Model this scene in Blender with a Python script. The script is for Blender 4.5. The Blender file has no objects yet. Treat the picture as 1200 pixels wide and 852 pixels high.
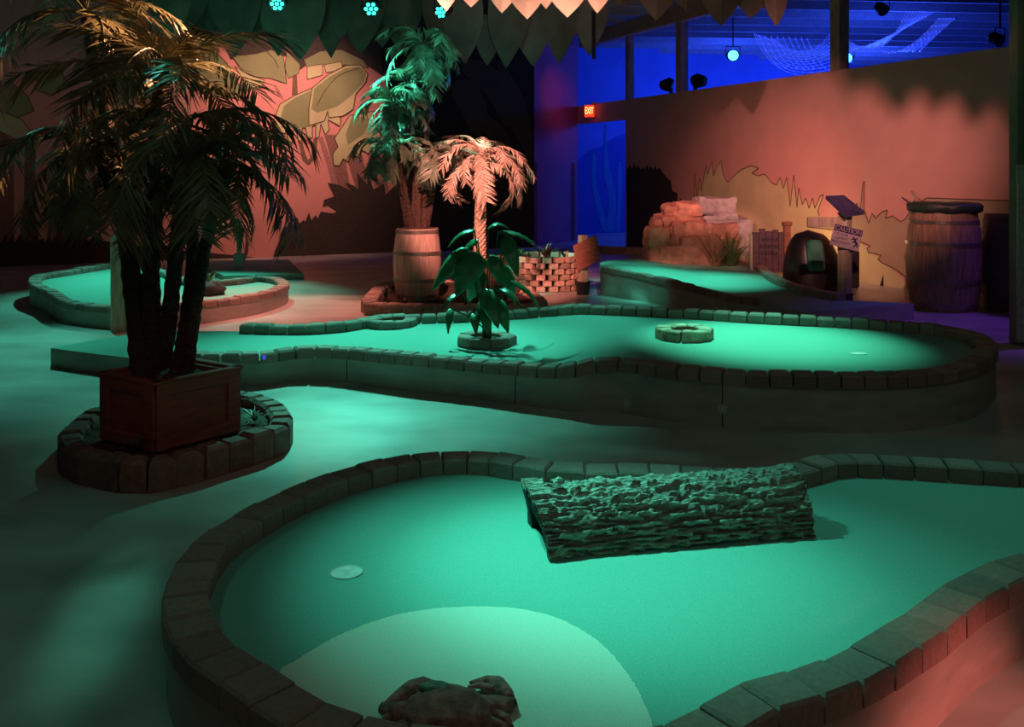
import bpy, math, random
from mathutils import Vector, Matrix, noise
from mathutils.geometry import delaunay_2d_cdt
PI = math.pi
random.seed(7)
C = bpy.context.scene.collection
F = 1080.0; CAMH = 1.4; HZ = 200.0

# ---------------------------------------------------------------- measuring helpers
def gp(px, py, z=0.0):
    """point on the level z seen at that place of the photo"""
    for _ in range(30):
        zz = z(x, y) if callable(z) and _ else (z(0, 8) if callable(z) else z)
        y = F * (CAMH - zz) / (py - HZ); x = (px - 600) / F * y
    return Vector((x, y, zz))
def at(px, py, Y):
    return Vector(((px - 600) / F * Y, Y, CAMH - (py - HZ) / F * Y))
def onplane(px, py, n, d, eps=0.0):
    r = Vector(((px - 600) / F, 1, (HZ - py) / F)); o = Vector((0, 0, CAMH))
    t = (d - eps - n.dot(o)) / n.dot(r)
    return o + r * t
K = .432
NR = Vector((1, K, 0)); DR = 9.358            # right wall plane
NL = Vector((-K, 1, 0)); DL = 16.666          # left (mural) wall plane
NB = Vector((-K, 1, 0)); DB = 19.75           # far wall of the blue room

# ---------------------------------------------------------------- materials
def mat(name, col, rough=.8, bump=0, scale=30, var=.15, metal=0, emit=None, es=0, island=0, objvar=0, detail=4, stretch=(1,1,1), col2=None, dist=.01, spec=.5):
    m = bpy.data.materials.new(name); m.use_nodes = True
    nt = m.node_tree; n = nt.nodes; l = nt.links; b = n['Principled BSDF']
    b.inputs['Roughness'].default_value = rough; b.inputs['Metallic'].default_value = metal
    b.inputs['Specular IOR Level'].default_value = spec
    tc = n.new('ShaderNodeTexCoord'); mp = n.new('ShaderNodeMapping'); mp.inputs['Scale'].default_value = stretch
    l.new(tc.outputs['Object'], mp.inputs['Vector'])
    nz = n.new('ShaderNodeTexNoise'); nz.inputs['Scale'].default_value = scale; nz.inputs['Detail'].default_value = detail
    l.new(mp.outputs[0], nz.inputs['Vector'])
    rp = n.new('ShaderNodeValToRGB')
    c2 = col2 or tuple(c * (1 - var * 1.6) for c in col)
    rp.color_ramp.elements[0].color = (*c2, 1); rp.color_ramp.elements[1].color = (*[min(1, c * (1 + var)) for c in col], 1)
    rp.color_ramp.elements[0].position = .3; rp.color_ramp.elements[1].position = .7
    l.new(nz.outputs['Fac'], rp.inputs[0]); out = rp.outputs[0]
    if island:
        g = n.new('ShaderNodeNewGeometry'); mr = n.new('ShaderNodeMapRange')
        mr.inputs['To Min'].default_value = 1 - island; mr.inputs['To Max'].default_value = 1 + island
        l.new(g.outputs['Random Per Island'], mr.inputs['Value'])
        hv = n.new('ShaderNodeHueSaturation'); l.new(mr.outputs[0], hv.inputs['Value']); l.new(out, hv.inputs['Color']); out = hv.outputs[0]
    if objvar:
        g = n.new('ShaderNodeObjectInfo'); mr = n.new('ShaderNodeMapRange'); mr.inputs['To Min'].default_value = 1 - objvar; mr.inputs['To Max'].default_value = 1 + objvar
        l.new(g.outputs['Random'], mr.inputs['Value']); hv = n.new('ShaderNodeHueSaturation'); l.new(mr.outputs[0], hv.inputs['Value']); l.new(out, hv.inputs['Color']); out = hv.outputs[0]
    l.new(out, b.inputs['Base Color'])
    if bump:
        bp = n.new('ShaderNodeBump'); bp.inputs['Strength'].default_value = bump; bp.inputs['Distance'].default_value = dist
        l.new(nz.outputs['Fac'], bp.inputs['Height']); l.new(bp.outputs[0], b.inputs['Normal'])
    if emit:
        b.inputs['Emission Color'].default_value = (*emit, 1); b.inputs['Emission Strength'].default_value = es
    return m
M = dict(
 floor=mat('concrete_floor', (.46,.44,.39), .36, .3, 1.6, .22, detail=8, dist=.01, stretch=(1,1.6,1)),
 turf=mat('putting_turf', (.22,.45,.37), .95, .35, 420, .16, detail=2, dist=.002, spec=.1),
 fringe=mat('cream_turf', (.78,.74,.62), .95, .6, 420, .16, detail=3, dist=.004, spec=.1),
 deck=mat('painted_board', (.40,.35,.30), .7, .2, 5, .12, stretch=(1,1,3)),
 brick=mat('brick_paver', (.31,.205,.17), .85, .3, 60, .10, island=.22),
 rock_edge=mat('tumbled_block', (.20,.12,.10), .9, .5, 26, .18, island=.2),
 brick_pale=mat('pale_brick', (.50,.36,.27), .85, .4, 30, .25, island=.3),
 bark=mat('grey_bark', (.36,.32,.26), .6, .8, 40, .35, stretch=(1,4,4)),
 barkin=mat('log_inside', (.012,.011,.010), .9),  # near-black: shade of the hollow put into the colour
 soil=mat('mulch', (.09,.05,.03), 1, 1, 60, .6, dist=.03),
 redbox=mat('red_stained_wood', (.24,.075,.05), .6, .25, 8, .2, stretch=(1,1,6)),
 trunk=mat('palm_trunk', (.085,.05,.035), .9, 1, 40, .45, stretch=(1,1,4), dist=.02),
 frond_mid=mat('bright_palm_leaf', (.17,.23,.15), .36, 0, 9, .35),
 frond=mat('palm_leaf', (.15,.125,.06), .42, 0, 9, .35),
 frond_pale=mat('pale_palm_leaf', (.62,.50,.38), .6, 0, 9, .3),
 ptrunk=mat('woven_trunk', (.55,.42,.30), .8, .5, 30, .3),
 leaf=mat('glossy_leaf', (.055,.21,.085), .3, .2, 12, .3),
 stem=mat('leaf_stem', (.05,.07,.03), .6),
 barrel=mat('barrel_wood', (.36,.22,.14), .55, .3, 7, .25, stretch=(6,6,.6)),
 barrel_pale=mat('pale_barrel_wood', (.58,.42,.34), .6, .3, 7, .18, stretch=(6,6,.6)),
 hoop=mat('barrel_hoop', (.30,.25,.22), .38, .1, 12, .2, metal=.6),
 black=mat('black_plastic', (.012,.012,.013), .35, .1, 14, .2),
 matte=mat('matt_black', (.012,.012,.012), .85),
 post=mat('raw_timber', (.55,.47,.33), .7, .3, 9, .2, stretch=(5,5,.5)),
 darkwood=mat('dark_board', (.13,.08,.09), .6, .3, 9, .2, stretch=(1,1,5)),
 board=mat('red_brown_board', (.34,.14,.09), .55, .3, 10, .25, stretch=(1,1,5)),
 rock=mat('fake_sandstone', (.56,.30,.22), .85, 1, 9, .25, dist=.03, detail=8, objvar=.3),
 rock_grey=mat('grey_boulder', (.40,.38,.40), .85, 1, 9, .25, dist=.03, detail=8),
 wallpink=mat('salmon_wall', (.74,.33,.29), .9, .05, 3, .04),
 wallbrown=mat('beige_wall', (.60,.34,.29), .9, .05, 3, .04),
 purple=mat('violet_wall', (.30,.10,.17), .85, 0, 3, .05),
 blue=mat('blue_wall', (.12,.22,.60), .85, 0, 2, .08),
 blue_dark=mat('blue_hill', (.05,.10,.42), .85),
 kelp=mat('painted_kelp', (.04,.24,.42), .85),
 trimwood=mat('timber_beam', (.38,.24,.17), .7, .3, 6, .2, stretch=(1,6,1)),
 ceil=mat('dark_ceiling', (.03,.03,.04), .95),
 joist=mat('ceiling_joist', (.35,.35,.42), .8),
 pt_dark=mat('paint_dark', (.052,.038,.03), .9), pt_olive=mat('paint_olive', (.27,.31,.15), .9, 0, 3, .08),
 pt_pale=mat('paint_pale_olive', (.56,.55,.30), .9, 0, 3, .08), pt_trunk=mat('paint_trunk', (.19,.12,.08), .9),
 pt_mauve=mat('paint_mauve', (.40,.20,.18), .9), pt_line=mat('paint_line', (.10,.055,.035), .9),
 pt_tan=mat('paint_tan', (.38,.32,.21), .9, 0, 3, .06), pt_plum=mat('paint_plum', (.30,.15,.13), .9), pt_shade=mat('paint_shade', (.022,.02,.019), .9),
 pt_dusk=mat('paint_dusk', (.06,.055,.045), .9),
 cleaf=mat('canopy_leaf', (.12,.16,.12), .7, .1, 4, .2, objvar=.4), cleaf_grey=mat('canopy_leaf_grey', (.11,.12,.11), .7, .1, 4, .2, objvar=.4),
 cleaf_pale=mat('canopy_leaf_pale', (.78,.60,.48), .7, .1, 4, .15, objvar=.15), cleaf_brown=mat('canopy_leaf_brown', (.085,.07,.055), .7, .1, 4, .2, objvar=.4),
 cup=mat('cup_liner', (.75,.75,.70), .5), chalk=mat('chalk_mark', (.75,.75,.72), .9),
 white=mat('sign_white', (.55,.48,.50), .6), ink=mat('sign_ink', (.03,.02,.05), .6), signhead=mat('sign_header', (.05,.03,.09), .5),
 exitred=mat('exit_letter', (.9,.2,.1), .5, emit=(1,.16,.05), es=9), exitbox=mat('exit_case', (.42,.30,.25), .5),
 exitface=mat('exit_face', (.5,.05,.03), .5, emit=(1,.05,.02), es=1.1),
 tealled=mat('teal_led', (.1,.9,.8), .4, emit=(.03,1,.62), es=5),
 blueled=mat('blue_led', (.3,.5,1), .4, emit=(.05,.42,1), es=6),
 bulb=mat('string_bulb', (.2,.3,1), .5, emit=(.06,.12,1), es=.7),
 crab=mat('crab_shell', (.34,.11,.09), .8, 1, 26, .4, dist=.02),
 patina=mat('patina', (.13,.19,.14), .8, .5, 40, .4),
 dry=mat('dry_leaf', (.34,.21,.12), .7), grass=mat('green_grass', (.09,.17,.06), .6),
 cloth=mat('dark_lid', (.03,.05,.04), .5, .6, 8, .4, dist=.03), olivepost=mat('painted_column', (.17,.20,.13), .7, .1, 5, .1), palepost=mat('corner_guard', (.42,.48,.36), .6),
)

# ---------------------------------------------------------------- mesh builder
class MB:
    def __init__(s): s.v = []; s.f = []; s.m = []
    def add(s, v, f, m=0):
        o = len(s.v); s.v += [Vector(p) for p in v]; s.f += [tuple(i + o for i in q) for q in f]; s.m += [m] * len(f); return s
    def box(s, c, size, rot=None, m=0, bev=0.0):
        hx, hy, hz = [d / 2 for d in size]; b = min(bev, hx * .9, hy * .9, hz * .9)
        R = rot if rot is not None else Matrix.Identity(3); c = Vector(c)
        if b <= 0:
            P = [(x, y, z) for z in (-hz, hz) for x, y in ((-hx, -hy), (hx, -hy), (hx, hy), (-hx, hy))]
            Fc = [(3,2,1,0), (4,5,6,7), (0,1,5,4), (1,2,6,5), (2,3,7,6), (3,0,4,7)]
        else:
            P = []
            for z, i in ((-hz, b), (-hz + b, 0), (hz - b, 0), (hz, b)):
                for sx, sy in ((-1,-1), (1,-1), (1,1), (-1,1)):
                    if i: P += [(sx*(hx-b), sy*(hy-b), z)] * 2
                    else: P += [(sx*(hx-b), sy*hy, z), (sx*hx, sy*(hy-b), z)] if sx*sy > 0 else [(sx*hx, sy*(hy-b), z), (sx*(hx-b), sy*hy, z)]
            # order each ring counter-clockwise
            rings = []
            for k in range(4):
                r = P[k*8:k*8+8]
                if k in (1, 2): r = sorted(r, key=lambda p: math.atan2(p[1], p[0]))
                else:
                    z = r[0][2]; q = [(-hx+b,-hy+b,z), (hx-b,-hy+b,z), (hx-b,hy-b,z), (-hx+b,hy-b,z)]
                    r = [q[0], q[0], q[1], q[1], q[2], q[2], q[3], q[3]]
                    ang = sorted([( -hx, -hy+b), (-hx+b,-hy), (hx-b,-hy), (hx,-hy+b), (hx,hy-b), (hx-b,hy), (-hx+b,hy), (-hx,hy-b)], key=lambda p: math.atan2(p[1], p[0]))
                    r = [(max(-hx+b, min(hx-b, a[0])), max(-hy+b, min(hy-b, a[1])), z) for a in ang]
                rings += r
            P = rings; Fc = []
            for k in range(3):
                for i in range(8):
                    j = (i + 1) % 8; Fc.append((k*8+i, k*8+j, k*8+8+j, k*8+8+i))
            Fc.append(tuple(range(7, -1, -1))); Fc.append(tuple(range(24, 32)))
        return s.add([c + R @ Vector(p) for p in P], Fc, m)
    def tube(s, pts, rad, n=8, m=0, cap=True, wob=0):
        pts = [Vector(p) for p in pts]
        if not hasattr(rad, '__len__'): rad = [rad] * len(pts)
        V = []; up = None
        for i, p in enumerate(pts):
            t = (pts[min(i+1, len(pts)-1)] - pts[max(i-1, 0)]).normalized()
            if up is None: up = Vector((0,0,1)) if abs(t.z) < .9 else Vector((1,0,0))
            a = t.cross(up)
            if a.length < 1e-4: a = t.cross(Vector((0,1,0)))
            a.normalize(); b = a.cross(t).normalized(); up = b
            for k in range(n):
                an = 2*PI*k/n; r = rad[i] * (1 + (wob * (random.random() - .5) if wob else 0))
                V.append(p + a*math.cos(an)*r + b*math.sin(an)*r)
        Fc = [(i*n+k, i*n+(k+1)%n, (i+1)*n+(k+1)%n, (i+1)*n+k) for i in range(len(pts)-1) for k in range(n)]
        if cap: Fc += [tuple(range(n-1, -1, -1)), tuple((len(pts)-1)*n+k for k in range(n))]
        return s.add(V, Fc, m)
    def lathe(s, prof, n=24, c=(0,0,0), m=0, sx=1, sy=1, wob=0, close=True):
        c = Vector(c); V = []
        for r, z in prof:
            for k in range(n):
                a = 2*PI*k/n; V.append(c + Vector((math.cos(a)*r*sx, math.sin(a)*r*sy, z)))
        Fc = [(i*n+k, i*n+(k+1)%n, (i+1)*n+(k+1)%n, (i+1)*n+k) for i in range(len(prof)-1) for k in range(n)]
        if close: Fc += [tuple(range(n-1, -1, -1)), tuple((len(prof)-1)*n+k for k in range(n))]
        return s.add(V, Fc, m)
    def poly(s, pts, m=0): return s.add(pts, [tuple(range(len(pts)))], m)
    def prism(s, pts, off, m=0):
        n = len(pts); off = Vector(off); P = [Vector(p) for p in pts]; P += [p + off for p in P]
        return s.add(P, [tuple(range(n)), tuple(range(2*n-1, n-1, -1))] + [(i, i+n, (i+1)%n+n, (i+1)%n) for i in range(n)], m)
    def build(s, name, mats, parent=None, smooth=False, bevel=0):
        if not isinstance(mats, (list, tuple)): mats = [mats]
        w = Vector((0,0,0)); q = parent
        while q: w += q.location; q = q.parent
        me = bpy.data.meshes.new(name); me.from_pydata([p - w for p in s.v], [], s.f)
        for mm in mats: me.materials.append(mm)
        for p, i in zip(me.polygons, s.m): p.material_index = i; p.use_smooth = smooth
        me.validate(); me.update()
        o = bpy.data.objects.new(name, me); C.objects.link(o); o.parent = parent
        if bevel:
            b = o.modifiers.new('bevel', 'BEVEL'); b.width = bevel; b.segments = 2; b.limit_method = 'ANGLE'
        return o
def tag(o, label=None, cat=None, group=None, kind=None):
    if label: o['label'] = label
    if cat: o['category'] = cat
    if group: o['group'] = group
    if kind: o['kind'] = kind
    return o
def thing(name, label, cat, loc, group=None):
    o = bpy.data.objects.new(name, None); C.objects.link(o); o.location = loc; o.empty_display_size = .1
    return tag(o, label, cat, group)
def struct(o): o['kind'] = 'structure'; return o
def rotz(a): return Matrix.Rotation(a, 3, 'Z')
def smoothpath(P, n=6, closed=True):
    out = []; N = len(P)
    for i in range(N if closed else N - 1):
        p0, p1, p2, p3 = (P[(i+k) % N] if closed else P[max(0, min(N-1, i+k))] for k in (-1, 0, 1, 2))
        for j in range(n):
            t = j / n
            out.append(.5 * ((2*p1) + (p2-p0)*t + (2*p0-5*p1+4*p2-p3)*t*t + (3*p1-p0-3*p2+p3)*t**3))
    if not closed: out.append(P[-1])
    return out
def resample(P, step, closed):
    Q = list(P) + ([P[0]] if closed else []); L = [0]
    for a, b in zip(Q, Q[1:]): L.append(L[-1] + (b-a).length)
    n = max(2, round(L[-1] / step)); out = []; j = 0
    for i in range(n + (0 if closed else 1)):
        d = L[-1] * i / n
        while j < len(L) - 2 and L[j+1] < d: j += 1
        t = (d - L[j]) / max(1e-9, L[j+1] - L[j]); out.append(Q[j].lerp(Q[j+1], t))
    return out
def inside(x, y, P):
    r = False; n = len(P)
    for i in range(n):
        a, b = P[i], P[i-1]
        if (a[1] > y) != (b[1] > y) and x < (b[0]-a[0])*(y-a[1])/(b[1]-a[1])+a[0]: r = not r
    return r
def offset(P, d, closed=True):
    """shift a counter-clockwise outline inwards"""
    out = []; n = len(P)
    for i in range(n):
        a = P[(i-1) % n] if closed or i else P[0]; b = P[(i+1) % n] if closed or i < n-1 else P[-1]
        t = (b - a).to_2d().normalized(); out.append(Vector((P[i].x - t.y*d, P[i].y + t.x*d, P[i].z)))
    return out
def fill(mb, P, zf, step, m=0):
    P2 = [Vector((p.x, p.y)) for p in P]; n = len(P2)
    xs = [p.x for p in P2]; ys = [p.y for p in P2]; V = list(P2)
    y = min(ys)
    while y < max(ys):
        x = min(xs)
        while x < max(xs):
            if inside(x, y, P2) and min((Vector((x, y)) - q).length for q in P2) > step * .4: V.append(Vector((x, y)))
            x += step
        y += step
    vo, eo, fo, *_ = delaunay_2d_cdt(V, [(i, (i+1) % n) for i in range(n)], [], 1, 1e-5)
    mb.add([Vector((v.x, v.y, zf(v.x, v.y))) for v in vo], [tuple(f) for f in fo], m)
def edging(mb, P, w, h, L, zf, closed=False, gap=.006, ch=.008, tumble=0, hj=.004, m=0):
    """pavers laid along the outer edge P (counter-clockwise); zf gives the level they stand on"""
    Q = resample([Vector((p.x, p.y, 0)) for p in P], L, closed); n = len(Q)
    R = offset(Q, w, closed)
    for i in range(n if closed else n - 1):
        j = (i+1) % n; a, b, c, d = Q[i], Q[j], R[j], R[i]
        t = (b-a).normalized() * gap/2; t2 = (c-d).normalized() * gap/2
        q = [a+t, b-t, c-t2, d+t2]; cen = sum(q, Vector()) / 4
        s_ = 1 + random.uniform(-1, 1) * .02; an = random.uniform(-1, 1) * (.02 + tumble)
        q = [cen + Matrix.Rotation(an, 3, 'Z') @ (p - cen) * s_ for p in q]
        zb = [zf(p.x, p.y) for p in q]; hh = h + random.uniform(-1, 1) * hj
        V = []
        for lev, ins in ((0, 0), (hh - ch, 0), (hh, ch)):
            for p, z in zip(q, zb):
                k = (p - cen); kk = k * (1 - ins * 1.3 / max(.02, k.length)); V.append(Vector((cen.x+kk.x, cen.y+kk.y, z + lev)))
        mb.add(V, [(3,2,1,0), (8,9,10,11)] + [(l*4+i_, l*4+(i_+1)%4, l*4+4+(i_+1)%4, l*4+4+i_) for l in (0,1) for i_ in range(4)], m)
def text(s, size, loc, rot3, material, name, parent, ext=.001, sx=1, align='CENTER'):
    cu = bpy.data.curves.new(name, 'FONT'); cu.body = s; cu.size = size; cu.extrude = ext; cu.align_x = align; cu.align_y = 'CENTER'
    o = bpy.data.objects.new(name, cu); C.objects.link(o)
    bpy.context.view_layer.update()
    me = bpy.data.meshes.new_from_object(o.evaluated_get(bpy.context.evaluated_depsgraph_get()))
    C.objects.unlink(o); bpy.data.objects.remove(o)
    w = Vector((0,0,0)); q = parent
    while q: w += q.location; q = q.parent
    for v in me.vertices: v.co = Vector(loc) - w + rot3 @ Vector((v.co.x*sx, v.co.y, v.co.z))
    me.materials.clear(); me.materials.append(material)
    o = bpy.data.objects.new(name, me); C.objects.link(o); o.parent = parent
    return o

# ---------------------------------------------------------------- room shell
def wallrun(name, a, b, z0, z1, m, th=.12, side=1):
    a = Vector((*a, 0)); b = Vector((*b, 0)); t = (b-a).normalized(); nn = Vector((-t.y, t.x, 0)) * th * side
    mb = MB(); q = [a, b, b+nn, a+nn]
    mb.add([Vector((p.x, p.y, z)) for z in (z0, z1) for p in q], [(3,2,1,0), (4,5,6,7), (0,1,5,4), (1,2,6,5), (2,3,7,6), (3,0,4,7)])
    return struct(mb.build(name, m))
CE = 4.3
def RX(y): return DR - K*y           # x of the right wall at depth y
def LY(x): return DL + K*x
mb = MB(); mb.add([(-12,-3,0), (14,-3,0), (14,32,0), (-12,32,0), (-12,-3,-.1), (14,-3,-.1), (14,32,-.1), (-12,32,-.1)], [(0,1,2,3), (7,6,5,4), (0,4,5,1), (1,5,6,2), (2,6,7,3), (3,7,4,0)])
struct(mb.build('floor', M['floor']))
mb = MB(); mb.add([(-12,-3,CE), (14,-3,CE), (14,32,CE), (-12,32,CE), (-12,-3,CE+.1), (14,-3,CE+.1), (14,32,CE+.1), (-12,32,CE+.1)], [(3,2,1,0), (4,5,6,7), (0,4,5,1), (1,5,6,2), (2,6,7,3), (3,7,4,0)])
struct(mb.build('ceiling', M['ceil']))
XL = .358; wl = wallrun('wall_left', (-9, LY(-9)), (XL, LY(XL)), 0, CE, M['wallpink'], side=1)
YD0 = 9.358/(.1231+K); YD1 = 18.6   # doorway in the right wall
wr = wallrun('wall_right', (RX(YD0), YD0), (RX(-2), -2), 0, 2.70, M['wallbrown'], side=1)
wallrun('wall_header', (RX(YD1), YD1), (RX(YD0), YD0), 2.34, 2.70, M['wallbrown'], side=1)
wp = wallrun('wall_corner', (XL, LY(XL)), (RX(YD1), YD1), 0, CE, M['purple'], side=1)
wb = wallrun('wall_far', (-1, DB-K), (13, DB+13*K), 0, CE, M['blue'], side=1)
wallrun('wall_side', (-9, LY(-9)), (-9, -2), 0, CE, M['wallbrown'], side=-1)
wallrun('wall_rear', (-9, -2), (13, -2), 0, CE, M['wallbrown'], side=-1)
wallrun('wall_outer', (13, -2), (13, DB+13*K), 0, CE, M['blue'], side=-1)
for px, w_, Y in ((736, .12, None), (797, .15, None), (981, .17, None)):
    y = 9.358/((px-600)/F + K); x = RX(y)
    mb = MB(); mb.box((x+.03, y, (2.70+3.86)/2), (w_, w_, 3.86-2.70), rotz(math.atan2(1, -K)-PI/2), bev=.005); struct(mb.build('trim_1', M['trimwood']))
y0, y1 = 18.4, 8.0
mb = MB(); c = Vector(((RX(y0)+RX(y1))/2, (y0+y1)/2, 3.98)); mb.box(c, (.16, math.hypot(y0-y1, K*(y0-y1)), .26), rotz(math.atan2(1, -K)-PI/2), bev=.01)
struct(mb.build('trim_2', M['trimwood']))
# joists under the dark ceiling beyond the half wall
for i in range(14):
    y = 14.2 + i*.85
    mb = MB(); a = Vector((1.2, y, 4.2)); b = Vector((12.5, y + 11.3*K*.25, 4.2)); mb.box((a+b)/2, ((b-a).length, .06, .2), rotz(math.atan2(b.y-a.y, b.x-a.x)))
    struct(mb.build('trim_3', M['joist']))
# painted figures on the walls
def ribbon(mb, P, n, w, m=0):
    for a, b in zip(P, P[1:]):
        t = (b-a); s_ = n.cross(t).normalized() * w/2; mb.add([a-s_, b-s_, b+s_, a+s_], [(0,1,2,3)], m)
def paint(wall, name, px, m, lay, plane='L', line=0, closed=True, smooth=0):
    n, d = dict(L=(NL, DL), R=(NR, DR), B=(NB, DB))[plane]
    P = [Vector((x, y, 0)) for x, y in px]
    if smooth: P = smoothpath(P, smooth, closed)
    W = [onplane(p.x, p.y, n, d, .003*lay) for p in P]
    mb = MB(); mats = [m, M['pt_line']]
    if closed:
        U = Vector((n.y, -n.x, 0)).normalized(); o = W[0]
        V2 = [Vector(((w-o).dot(U), w.z - o.z)) for w in W]; k = len(V2)
        vo, eo, fo, *_ = delaunay_2d_cdt(V2, [(i, (i+1) % k) for i in range(k)], [], 1, 1e-6)
        mb.add([o + U*v.x + Vector((0,0,v.y)) for v in vo], [tuple(f) for f in fo])
        if line: ribbon(mb, [w - n*.002 for w in W + W[:1]], n.normalized(), line, 1)
    else: ribbon(mb, W, n.normalized(), line, 1)
    return mb.build(name, mats, wall)
def spikes(a, b, n, amp, lean=0, seed=1):
    r = random.Random(seed); out = []
    for i in range(n):
        t = i/n; x = a[0]+(b[0]-a[0])*t; y = a[1]+(b[1]-a[1])*t
        out.append((x, y)); s = (b[0]-a[0])/n
        out.append((x + s*(.35+r.random()*.3) + lean, y - amp*(.4+r.random()*.9)))
    out.append(b); return out
D = M['pt_dark']
paint(wl, 'painted_trunk', [(-5,150),(16,165),(17,300),(-5,305)], M['pt_plum'], 1)
paint(wl, 'painted_trunk', [(29,160),(42,170),(41,250),(48,295),(22,298),(28,240)], M['pt_trunk'], 2)
paint(wl, 'painted_trunk', [(56,190),(90,190),(82,240),(80,298),(52,298),(58,260)], M['pt_plum'], 1, smooth=3)
paint(wl, 'painted_trunk', [(88,200),(100,200),(102,300),(76,300)], M['pt_trunk'], 2)
paint(wl, 'painted_branch', [(-5,195),(20,163),(24,167),(-5,210)], M['pt_mauve'], 3)
paint(wl, 'painted_bush', [(-8,313)] + [(-8,288)] + spikes((0,284),(120,282),14,9,3,5) + [(180,290),(345,306),(120,312)], D, 4)
paint(wl, 'painted_leaf', [(-10,95),(15,98),(32,112),(40,130),(20,138),(0,130)], M['pt_olive'], 4, line=.012)
paint(wl, 'painted_leaf', [(0,130),(25,140),(45,165),(38,175),(12,160),(-8,150)], M['pt_pale'], 3, line=.012)
paint(wl, 'painted_leaf', [(44,85),(70,80),(78,95),(62,112),(42,106)], M['pt_olive'], 4, line=.012)
# broad banana leaves in the middle
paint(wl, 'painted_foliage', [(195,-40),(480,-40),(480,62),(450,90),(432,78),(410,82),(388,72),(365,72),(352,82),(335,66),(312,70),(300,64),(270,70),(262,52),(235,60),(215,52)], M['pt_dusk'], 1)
paint(wl, 'painted_leaf', [(212,57),(240,55),(262,70),(276,92),(283,112),(262,114),(240,108),(222,85)], M['pt_olive'], 4, line=.014, smooth=4)
paint(wl, 'painted_vein', [(214,58),(235,66),(255,84),(272,108)], M['pt_line'], 6, line=.012, closed=False, smooth=4)
paint(wl, 'painted_leaf', [(275,78),(292,88),(310,94),(308,100),(290,106),(283,90)], M['pt_pale'], 3, line=.012)
paint(wl, 'painted_leaf', [(272,66),(300,63),(318,58),(332,66),(336,98),(318,92),(300,90),(285,84)], M['pt_olive'], 5, line=.012)
paint(wl, 'painted_vein', [(312,60),(322,70),(326,80)], M['pt_line'], 7, line=.01, closed=False, smooth=3)
paint(wl, 'painted_leaf', [(336,60),(352,76),(350,86),(338,92),(334,80)], M['pt_olive'], 4, line=.01)
paint(wl, 'painted_leaf', [(360,78),(378,75),(378,88),(360,93)], M['pt_pale'], 5, line=.01)
paint(wl, 'painted_leaf', [(380,76),(400,72),(402,82),(382,85)], M['pt_pale'], 5, line=.01)
paint(wl, 'painted_leaf', [(356,70),(375,60),(400,58),(425,70),(432,80),(405,76),(380,76),(360,80)], M['pt_olive'], 4, line=.01)
paint(wl, 'painted_stem', [(343,88),(348,88),(349,110),(342,112)], M['pt_trunk'], 3)
paint(wl, 'painted_stem', [(321,100),(326,112),(333,116),(331,113),(326,104)], M['pt_mauve'], 2)
paint(wl, 'painted_leaf', [(366,103),(345,112),(328,122),(321,140),(320,160),(324,172),(331,168),(335,152),(337,156),(337,171),(342,169),(344,152),(347,152),(350,166),(354,164),(354,150),(358,150),(361,164),(366,161),(366,148),(370,146),(370,162),(374,160),(376,145),(381,158),(386,152),(384,140),(398,148),(400,140)], M['pt_pale'], 5, line=.014)
paint(wl, 'painted_leaf', [(364,106),(345,115),(333,124),(328,140),(330,150),(350,150),(366,148),(364,128)], M['pt_olive'], 6)
paint(wl, 'painted_leaf', [(366,103),(385,87),(405,77),(422,76),(431,86),(429,96),(417,110),(414,128),(402,136),(385,138),(384,130),(380,142),(362,147),(362,125)], M['pt_pale'], 7, line=.014)
paint(wl, 'painted_leaf', [(368,104),(386,90),(405,80),(421,78),(429,86),(427,96),(412,112),(395,125),(372,132),(365,128)], M['pt_olive'], 8)
paint(wl, 'painted_vein', [(421,80),(398,88),(382,105),(371,124)], M['pt_line'], 9, line=.012, closed=False, smooth=4)
paint(wl, 'painted_leaf', [(410,135),(400,150),(392,162),(396,172),(390,180),(391,194),(398,194),(402,186),(408,190),(412,180),(420,184),(424,176),(432,180),(446,160),(440,130)], M['pt_pale'], 6, line=.014)
paint(wl, 'painted_leaf', [(413,135),(405,158),(408,170),(425,158),(436,140)], M['pt_olive'], 7)
paint(wl, 'painted_vine', [(350,166),(354,166),(358,182),(361,188),(365,184),(368,162),(372,162),(370,184),(362,193),(355,188)], M['pt_trunk'], 4, line=.006)
paint(wl, 'painted_trunk', [(373,162),(378,160),(397,214),(404,236),(392,232),(386,204)], M['pt_mauve'], 2)
paint(wl, 'painted_trunk', [(380,158),(398,158),(412,225),(398,222)], M['pt_plum'], 2)
paint(wl, 'painted_trunk', [(405,180),(422,175),(436,225),(420,232)], M['pt_plum'], 2)
paint(wl, 'painted_trunk', [(428,170),(444,160),(456,225),(440,228)], M['pt_mauve'], 2)
paint(wl, 'painted_bush', [(318,306),(333,268)] + spikes((336,266),(372,256),5,10,2,3) + [(376,248),(390,250),(396,248),(384,240),(378,242),(380,234),(392,230),(384,214),(398,217),(412,224),(404,214),(414,217),(420,222),(418,202),(430,216),(432,205),(438,222),(450,215),(452,228),(470,210),(520,205),(624,180),(624,300),(470,308)], D, 6)
paint(wl, 'painted_shade', [(430,-40),(626,-40),(626,304),(470,306),(462,150),(448,80)], M['pt_shade'], 5)  # unlit end of the wall, its darkness put into the colour
for i, q in enumerate(([(540,80),(560,70),(590,90),(600,120),(595,150),(570,110)], [(585,70),(610,110),(622,150),(622,185),(600,150),(588,110)], [(530,100),(555,95),(570,130),(560,160),(540,130)], [(560,130),(590,150),(600,180),(575,165)])):
    paint(wl, 'painted_leaf', q, (M['pt_dusk'], M['pt_trunk'])[0], 8+i, line=.012, smooth=4)
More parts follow.
